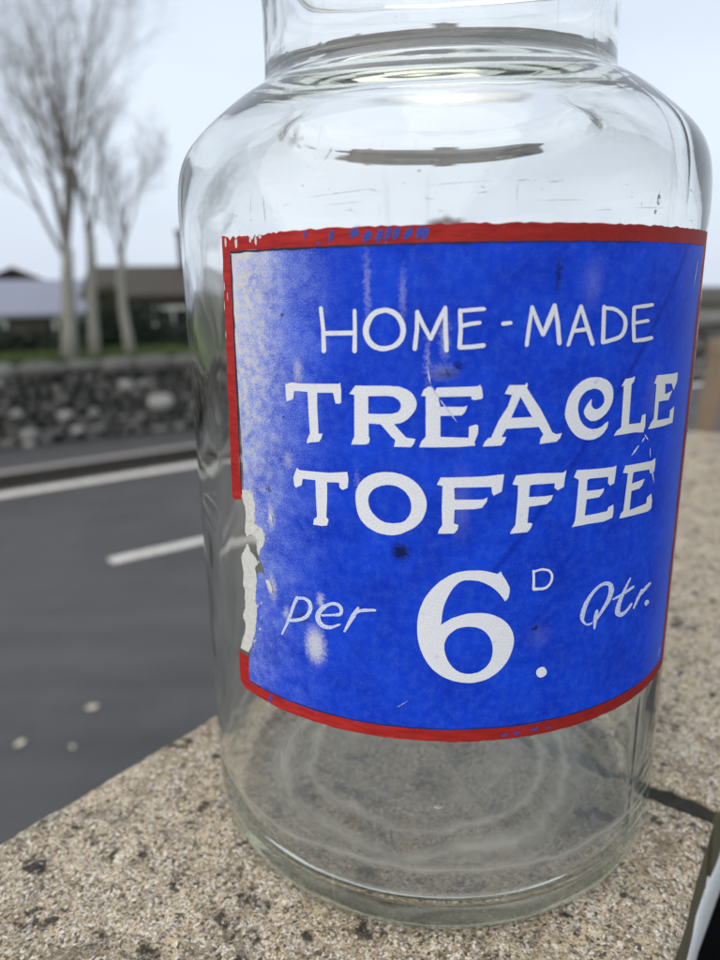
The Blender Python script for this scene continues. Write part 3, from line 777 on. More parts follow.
def blue_paint():
    m = Mat('worn_blue_paint'); v = m.coord('UV')           # 1 unit = 100 mm
    x, y, _ = m.sep(v)
    fine = m.noise(v, 190, 3, .65); mid = m.noise(v, 38, 5, .6); big = m.noise(v, 6, 4)
    stroke_ = m.noise(m.coord('UV', (1.0, .25, 1)), 26, 5, .6)
    base_ = m.mix(m.ramp(big, [(0.3, 0.0), (0.7, 1.0)]), (0.0035, 0.033, 0.48), (0.006, 0.060, 0.67))
    base_ = m.mix(m.ramp(stroke_, [(0.55, 0.0), (0.78, .22)]), base_, (0.035, 0.15, 0.78))
    cloud = m.math('MULTIPLY', m.ramp(mid, [(0.42, 0.0), (0.72, 1.0)]), m.ramp(m.noise(v, 330, 2, .7), [(0.45, 0.0), (0.66, .46)]))
    base_ = m.mix(cloud, base_, (0.12, 0.26, 0.80))
    # fading: strongest towards the left edge, worst at the upper left corner
    mr = m.t.nodes.new('ShaderNodeMapRange'); mr.inputs['From Min'].default_value = -.28; mr.inputs['From Max'].default_value = -.72
    mr2 = m.t.nodes.new('ShaderNodeMapRange'); mr2.inputs['From Min'].default_value = .80; mr2.inputs['From Max'].default_value = 2.15
    m.t.links.new(y, mr2.inputs['Value']); up = mr2.outputs[0]
    m.t.links.new(m.math('ADD', x, m.math('MULTIPLY', m.math('SUBTRACT', 1.0, up), .085)), mr.inputs['Value'])
    lf = mr.outputs[0]
    wear = m.math('MULTIPLY', lf, m.math('ADD', .30, m.math('MULTIPLY', up, .75)))
    wear = m.math('ADD', wear, m.math('MULTIPLY', m.math('SUBTRACT', m.noise(v, 12, 5, .6), .5), .7))
    grain = m.noise(v, 420, 2, .7)
    spk = m.math('ADD', m.math('MULTIPLY', wear, .80), m.math('MULTIPLY', m.math('SUBTRACT', grain, .5), 1.5))
    spk = m.math('ADD', spk, m.math('MULTIPLY', m.math('SUBTRACT', mid, .5), .28))
    spk = m.math('ADD', spk, m.math('MULTIPLY', m.math('SUBTRACT', fine, .5), .5))
    fade = m.ramp(spk, [(0.10, 0.0), (0.36, .55), (0.70, .97)])
    c = m.mix(m.math('MULTIPLY', fade, m.ramp(lf, [(0.0, 0.0), (0.30, .7), (0.7, 1.0)])), base_, m.mix(m.ramp(spk, [(0.3, 0.0), (0.8, 1.0)]), (0.26, 0.36, 0.80), (0.66, 0.68, 0.78)))
    cream = m.math('MULTIPLY', m.math('MULTIPLY', m.ramp(lf, [(0.45, 0.0), (0.8, 1.0)]), m.ramp(up, [(0.35, .10), (0.8, 1.0)])), m.ramp(m.math('ADD', mid, m.math('MULTIPLY', fine, .6)), [(0.72, 0.0), (0.95, .85)]))
    c = m.mix(cream, c, (0.70, 0.66, 0.53))
    # soft rubbed spots, stains and a long faint crease
    wv = m.math('MULTIPLY', m.math('SUBTRACT', m.noise(v, 85, 5, .65), .5), .045)
    wv2 = m.math('MULTIPLY', m.math('SUBTRACT', m.noise(v, 110, 5, .65), .5), .05)
    def blob(a, z, rx, ry, gain=1.0, soft=1.6):
        dx = m.math('DIVIDE', m.math('SUBTRACT', m.math('ADD', x, wv), a * KX / 100), rx / 100)
        dy = m.math('DIVIDE', m.math('SUBTRACT', m.math('ADD', y, wv2), z / 100), ry / 100)
        d = m.math('SQRT', m.math('ADD', m.math('MULTIPLY', dx, dx), m.math('MULTIPLY', dy, dy)))
        return m.ramp(d, [(.45 / 2, gain), (min(.99, soft / 2), 0.0)]) if False else m.math('MULTIPLY', m.math('SUBTRACT', 1.0, m.math('SMOOTH_MIN', m.math('MULTIPLY', d, .62), 1.0, .2), None, True), gain)
    rub = None
    for a, z, rx, ry, g_ in ((-28.4, 100, 2.6, 4.6, 1.9), (-27.0, 115, 1.0, 1.8, 1.2), (-4.3, 190.5, 1.0, 4.5, .6), (-16.8, 203, .7, 7, .45), (-11, 201, .7, 5, .4), (-7, 184.5, .6, 5, .5), (20.5, 203, 2.5, 5, .16), (-1.2, 146.5, 2.2, 8.0, .16), (-4.5, 181.5, 3.0, 1.6, .4), (38, 172, 4, 6, .12), (-19, 150, .6, 4, .4), (-35, 108, 1.2, 1.8, .9), (-33, 156, 1.4, 2, .7), (14, 106, 3, 3, .10), (-37.8, 138, 1.2, 3.0, 1.2), (-38.5, 115, 1.5, 3.5, 1.2), (-30, 181, 1.2, 3.0, .8)):
        b_ = blob(a, z, rx, ry, g_); rub = b_ if rub is None else m.math('ADD', rub, b_)
    rub = m.math('MULTIPLY', rub, m.ramp(m.math('ADD', fine, m.math('MULTIPLY', m.math('SUBTRACT', grain, .5), 1.0)), [(0.3, .35), (0.6, 1.0)]))
    c = m.mix(m.math('MINIMUM', rub, .95), c, (0.60, 0.62, 0.68))
    ink = None
    for a, z, rx, ry, g_ in ((-11.4, 132.6, 2.0, 1.9, 1.5), (14.0, 205, .7, 3.6, .9), (-31.2, 108, 2.2, 1.6, .8), (-3.8, 181, 2.4, .9, .9), (-2.0, 183, 1.4, .8, .9), (-38, 146.3, .8, .8, 1.2), (-33, 196, .5, .5, 1.0)):
        b_ = blob(a, z, rx, ry, g_); ink = b_ if ink is None else m.math('ADD', ink, b_)
    c = m.mix(m.math('MINIMUM', ink, .93), c, (0.006, 0.008, 0.05))
    cd_ = m.math('ABSOLUTE', m.math('ADD', m.math('ADD', m.math('MULTIPLY', x, .80), m.math('MULTIPLY', y, -.60)), m.math('ADD', .70, m.math('MULTIPLY', wv, .6))))
    crease = m.math('MULTIPLY', m.math('SUBTRACT', 1.0, m.math('DIVIDE', cd_, .014), None, True), m.math('GREATER_THAN', x, .05))
    c = m.mix(m.math('MULTIPLY', crease, .55), c, (0.002, 0.012, 0.26))
    # right-hand edge paled: grazing haze put into the paint colour
    mr3 = m.t.nodes.new('ShaderNodeMapRange'); mr3.inputs['From Min'].default_value = .66; mr3.inputs['From Max'].default_value = .92
    m.t.links.new(x, mr3.inputs['Value'])
    c = m.mix(m.math('MULTIPLY', mr3.outputs[0], m.ramp(fine, [(0.35, .25), (0.65, .8)])), c, (0.16, 0.24, 0.62))
    # ink-dark specks
    dk = m.ramp(m.voro(v, 22), [(0.0, .9), (0.055, 0.0)])
    c = m.mix(m.math('MULTIPLY', dk, m.ramp(m.noise(v, 9, 2), [(0.56, 0.0), (0.60, 1.0)])), c, (0.008, 0.010, 0.05))
    m.bsdf(c, m.ramp(fine, [(0.3, .42), (0.7, .65)]), 0.10, m.bump(m.math('ADD', fine, m.math('MULTIPLY', stroke_, 1.5)), .25, .0004)); return m.m
def red_paint():
    m = Mat('red_border_paint'); v = m.coord('UV')
    a = m.noise(m.coord('UV', (.18, 1, 1)), 70, 4)
    c = m.mix(m.ramp(a, [(0.35, 0.0), (0.7, 1.0)]), (0.33, 0.014, 0.014), (0.49, 0.030, 0.026))
    x, y, _ = m.sep(v)
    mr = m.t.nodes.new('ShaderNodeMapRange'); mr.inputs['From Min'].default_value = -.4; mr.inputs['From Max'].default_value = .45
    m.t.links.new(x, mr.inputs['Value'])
    c = m.mix(m.math('MULTIPLY', mr.outputs[0], m.ramp(m.noise(v, 9, 4), [(0.2, .55), (0.7, 1.0)])), c, (0.25, 0.017, 0.012))  # browner to the right: falling light put into the paint colour
    c = m.mix(m.ramp(m.noise(m.coord('UV', (.12, 1, 1)), 150, 3), [(0.60, 0.0), (0.72, .7)]), c, (0.16, 0.008, 0.008))
    c = m.mix(m.ramp(m.noise(v, 120, 4), [(0.66, 0.0), (0.74, .6)]), c, (0.5, 0.22, 0.2))
    m.bsdf(c, .5, .15, m.bump(a, .3, .0003)); return m.m
def white_paint():
    m = Mat('white_letter_paint'); v = m.coord('UV')
    f = m.noise(v, 260, 3, .6); s_ = m.noise(v, 30, 4)
    c = m.mix(m.ramp(f, [(0.36, 1.0), (0.52, 0.0)]), (0.80, 0.81, 0.83), (0.63, 0.66, 0.73))
    x, y, _ = m.sep(v)
    mr = m.t.nodes.new('ShaderNodeMapRange'); mr.inputs['From Min'].default_value = .35; mr.inputs['From Max'].default_value = .62
    m.t.links.new(x, mr.inputs['Value'])
    c = m.mix(m.math('MULTIPLY', mr.outputs[0], .55), c, (0.66, 0.64, 0.52))
    c = m.mix(m.ramp(s_, [(0.66, 0.0), (0.76, .5)]), c, (0.33, 0.38, 0.58))
    m.bsdf(c, .55, .15, m.bump(m.math('ADD', f, s_), .35, .0003)); return m.m
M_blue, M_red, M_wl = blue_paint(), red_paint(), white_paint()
def thin_white():
    m = Mat('thin_white_script'); v = m.coord('UV')
    f = m.noise(v, 160, 3, .6)
    m.bsdf(m.mix(m.ramp(f, [(0.36, .9), (0.58, 0.0)]), (0.70, 0.74, 0.84), (0.34, 0.42, 0.74)), .55, .3); return m.m
M_ws = thin_white()
def cream_primer():
    m = Mat('cream_primer'); v = m.coord('UV'); f = m.noise(v, 60, 5)
    m.bsdf(m.mix(f, m.mix(m.ramp(m.noise(v, 240, 3), [(0.4, 0.0), (0.6, 1.0)]), (0.36, 0.36, 0.34), (0.58, 0.57, 0.52)), (0.80, 0.79, 0.75)), .8, .2, m.bump(f, .5, .0006)); return m.m
M_cream = cream_primer()
M_dark = simple('dark_navy', (0.012, 0.012, 0.035), .6)
M_back = simple('border_blue_touch', (0.03, 0.06, 0.38), .6, .3, 300)
rj = random.Random(77)
XR0, XR1 = 55.6, 58.6
def jag(a0, z0, a1, z1, n, amp, amp_t=0.0):
    return [(a0 + (a1 - a0) * i / n + (rj.gauss(0, amp_t) if 0 < i < n else 0), z0 + (z1 - z0) * i / n + (rj.gauss(0, amp) if 0 < i < n else 0)) for i in range(n + 1)]
# blue field, its lower left edge torn away
field = [(-45.2, 213.2)] + [(-45.2, 150), (-45.6, 142.0), (-42.3, 141.5), (-42.2, 139.7), (-42.7, 134.3), (-40.9, 132.3), (-40.4, 128.8), (-42.0, 123.8), (-41.0, 121.6), (-40.2, 118.0), (-41.6, 119.0), (-43.2, 117.0),
         (-42.9, 115.2), (-43.8, 108.6), (-43.5, 105.3), (-44.2, 100), (-45.3, 94), (-46.6, 88.0), (-47.4, 84), (-47.6, 77.6)] + [(-47.6 + i * 4.3, 77.6) for i in range(1, 24)] + [(55.9, 77.8)] + [(55.9, 77.8 + 13.54 * i) for i in range(1, 10)] + [(55.9, 213.2)]
lab = wrapped('painted_sign', [[field]], .00012, M_blue, jar)
wrapped('primer_coat', [[field]], .00005, M_cream, lab)
lab['label'] = 'worn blue painted panel, faded to white and chipped along its left side'
cream = [[[(-46.3, 143.6), (-44.2, 144.2), (-42.6, 143.8), (-42.15, 139.7), (-42.6, 134.4), (-40.5, 133.0), (-39.8, 131.4), (-40.0, 128.6), (-41.2, 126.4), (-41.9, 123.9), (-42.3, 126), (-42.2, 129.2), (-42.9, 130.4), (-44.2, 130.0), (-45.3, 129.2), (-45.9, 130.6), (-45.6, 132.2), (-45.3, 135.5), (-45.2, 138.7), (-45.9, 140.6)]],
         [[(-46.2, 124.6), (-45.1, 126.9), (-44.2, 124.4), (-42.7, 123.0), (-42.1, 121.2), (-43.1, 120.0), (-42.9, 115.2), (-43.7, 108.6), (-43.3, 105.3), (-44.3, 97.5), (-46.2, 90.6), (-47.2, 88.2), (-50.3, 88.2), (-50.1, 88.9), (-49.2, 92.0), (-48.0, 95.5), (-47.7, 98.4), (-48.5, 100.5), (-47.4, 104.0), (-47.2, 110.4), (-47.7, 112.3), (-47.2, 115.9), (-47.8, 121.4)]],
         [[(-40.2, 117.2), (-39.0, 117.4), (-38.2, 114.6), (-38.6, 113.2), (-39.4, 114.4)]],
         [[(-38.2, 139.3), (-37.4, 138.6), (-37.3, 136.4), (-38.1, 137.0)]],
         [[(-29.7, 102.8), (-28.4, 102.4), (-27.4, 101.6), (-27.6, 98.6), (-28.6, 96.6), (-29.7, 98.6), (-30.0, 101)]],
         [[(-26.9, 116.4), (-26.4, 115.9), (-26.5, 114.3), (-27.0, 115.0)]],
         [[(-27.0, 113.9), (-26.1, 113.4), (-25.9, 112.2), (-26.6, 112.6)]]]
def ragged(ring, step, amp):
    o_ = []
    for (a, z), (a2, z2) in zip(ring, ring[1:] + ring[:1]):
        l_ = math.hypot((a2 - a) * KX, z2 - z); n_ = max(1, int(l_ / step))
        for q in range(n_):
            t = q / n_; o_.append((a + (a2 - a) * t + rj.gauss(0, amp) / KX, z + (z2 - z) * t + rj.gauss(0, amp)))
    return o_
cream = [[ragged(c_[0], .55, .13)] for c_ in cream]
for k in range(46):                       # flakes lifting off round the torn edge
    a, z = rj.choice(((-43.5, 143), (-42.3, 136), (-40.4, 131), (-41.8, 124), (-42.6, 117), (-43.3, 107), (-44.0, 99), (-45.5, 93), (-44.5, 146))); a += abs(rj.gauss(0, .9)); z += rj.gauss(0, 2.2); r0 = .12 + .35 * rj.random() ** 2
    cream.append([[(a + r0 / KX * math.cos(t) * (.6 + .6 * rj.random()), z + r0 * math.sin(t) * (.6 + .9 * rj.random())) for t in np.arange(0, 6.2, .9)]])
pieces('chipped_primer', cream[:2], .00017, M_cream, lab)
wrapped('primer_flakes', cream[5 if False else 6:] + [cream[2], cream[3]], .00018, M_cream, lab)['kind'] = 'stuff'
# red border
top_o = [(-47.4, 217.2), (-46.2, 217.0)]
for a in np.arange(-45.4, -33, .55): top_o.append((float(a), 217.0 - abs(rj.gauss(0, .75)) * (1 if a < -35 else .4)))
top_o += jag(-32.6, 217.1, XR1, 217.0, 90, .13)
border = [[top_o + [(XR1, 212.9)] + jag(XR0, 212.95, -45.3, 212.9, 60, .06)[0:] + [(-47.45, 212.9)]],
          [jag(-47.45, 212.9, -49.6, 140.4, 30, 0, .06) + [(-48.8, 139.7), (-47.6, 140.2), (-46.45, 140.7)] + jag(-46.4, 141, -45.15, 212.9, 24, 0, .05)],
          [[(-51.0, 87.4), (-50.0, 86.9), (-48.8, 86.6), (-47.3, 86.9), (-47.55, 77.6)] + jag(-47.3, 77.7, XR0, 77.9, 60, .08) + [(XR1, 77.9), (XR1, 74.4)] + jag(XR1 - .6, 73.9, -49.5, 73.8, 70, .08) + [(-51.0, 75.2), (-51.4, 76.5)]],
          [[(XR0, 77.9)] + [(XR1, 77.9)] + [(XR1, 212.9), (XR0 + .1, 212.9)] + jag(XR0 + .1, 212, XR0, 78.5, 24, 0, .07)]]
spots = []
def spot(a, z, w_, h_, mi, sl=.2):
    n_ = 9; r_ = []
    for i in range(n_):
        t = 6.283 * i / n_; k = .75 + .5 * rj.random(); dz = h_ * math.sin(t) * k
        r_.append((a + w_ * math.cos(t) * k + sl * dz, z + dz))
    spots.append([r_, mi])
for a, z, w_, h_ in ((-27.4, 215.9, .35, .8), (-22.7, 215.2, .45, 1.5), (-18.8, 215.6, .75, 1.2), (-16.7, 214.6, .75, 1.3), (-14.7, 214.9, .5, 1.6), (-13.3, 215.1, .45, 1.6), (-12.0, 215.2, .5, 1.5), (-10.1, 215.1, .6, 1.5), (-8.4, 215.2, .55, 1.5), (-7.5, 214.9, .5, 1.6), (-40.6, 75.6, .42, 1.7), (-25, 213.6, .3, .4), (8, 75.3, .6, .5), (10.5, 75.5, .8, .45), (14, 75.8, .9, .5), (17, 75.5, .6, .35)):
    spot(a, z, w_, h_, 0)
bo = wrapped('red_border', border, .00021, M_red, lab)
pieces('blue_brush_mark', spots, .00028, M_back, bo)
sv2 = spots; spots = []
for a, z, w_, h_ in ((-46.2, 215.4, .28, 1.5), (-43.1, 214.9, .42, 1.2), (-39.3, 215.5, .25, .9), (-38.0, 215.2, .25, 1.2), (-36.9, 216.1, .4, .5), (-47.4, 203.5, .12, 1.4), (-46.6, 200.8, .1, 1.2), (-47.9, 198, .12, 1.4), (-48.0, 190, .1, 1.0)):
    spot(a, z, w_, h_, 0, .02)
pieces('paint_chip', spots, .00028, M_cream, bo)
# dark line where the border meets the field
ln = [[jag(-45.3, 212.95, 30, 212.9, 50, .05) + jag(30, 212.55, -45.3, 212.35, 50, .1)],
      [jag(-45.2, 212.2, -46.35, 142.0, 22, 0, .03) + jag(-46.0, 142.2, -44.75, 212.2, 22, 0, .06)],
      [jag(-47.5, 77.75, 40, 78.0, 50, .05) + jag(40, 78.25, -47.4, 78.1, 50, .07)]]
pieces('outline', ln, .00019, M_dark, lab)
# scratches and stains
spots = []
for (a, z), (a2, z2), w_ in (((-6.9, 182), (-6.4, 178), .10), ((-6.4, 178), (-4.8, 174.3), .10), ((-4.8, 174.3), (-1.9, 168.3), .14), ((35.9, 160.2), (34.9, 158.9), .18), ((34.2, 158.2), (32.2, 155.5), .25), ((35.7, 161.0), (37.2, 159.0), .16), ((37.9, 156.6), (38.3, 153.6), .14), ((38.9, 151.2), (40.6, 145.2), .22), ((53.0, 84.0), (51.6, 80.8), .2), ((-12.0, 84.5), (-10.0, 87.0), .05), ((51.6, 208.6), (50.4, 200), .16)):
    dx, dz = (a2 - a) * KX, z2 - z; l = math.hypot(dx, dz); nx, nz_ = -dz / l * w_ * 1.6, dx / l * w_ * 1.6
    spots.append([[(a + nx / KX * .5, z + nz_ * .5), ((a + a2) / 2 + nx / KX, (z + z2) / 2 + nz_), (a2, z2), ((a + a2) / 2 - nx / KX, (z + z2) / 2 - nz_), (a - nx / KX * .5, z - nz_ * .5)], 0])
pieces('scratch', spots, .0003, M_ws, lab)
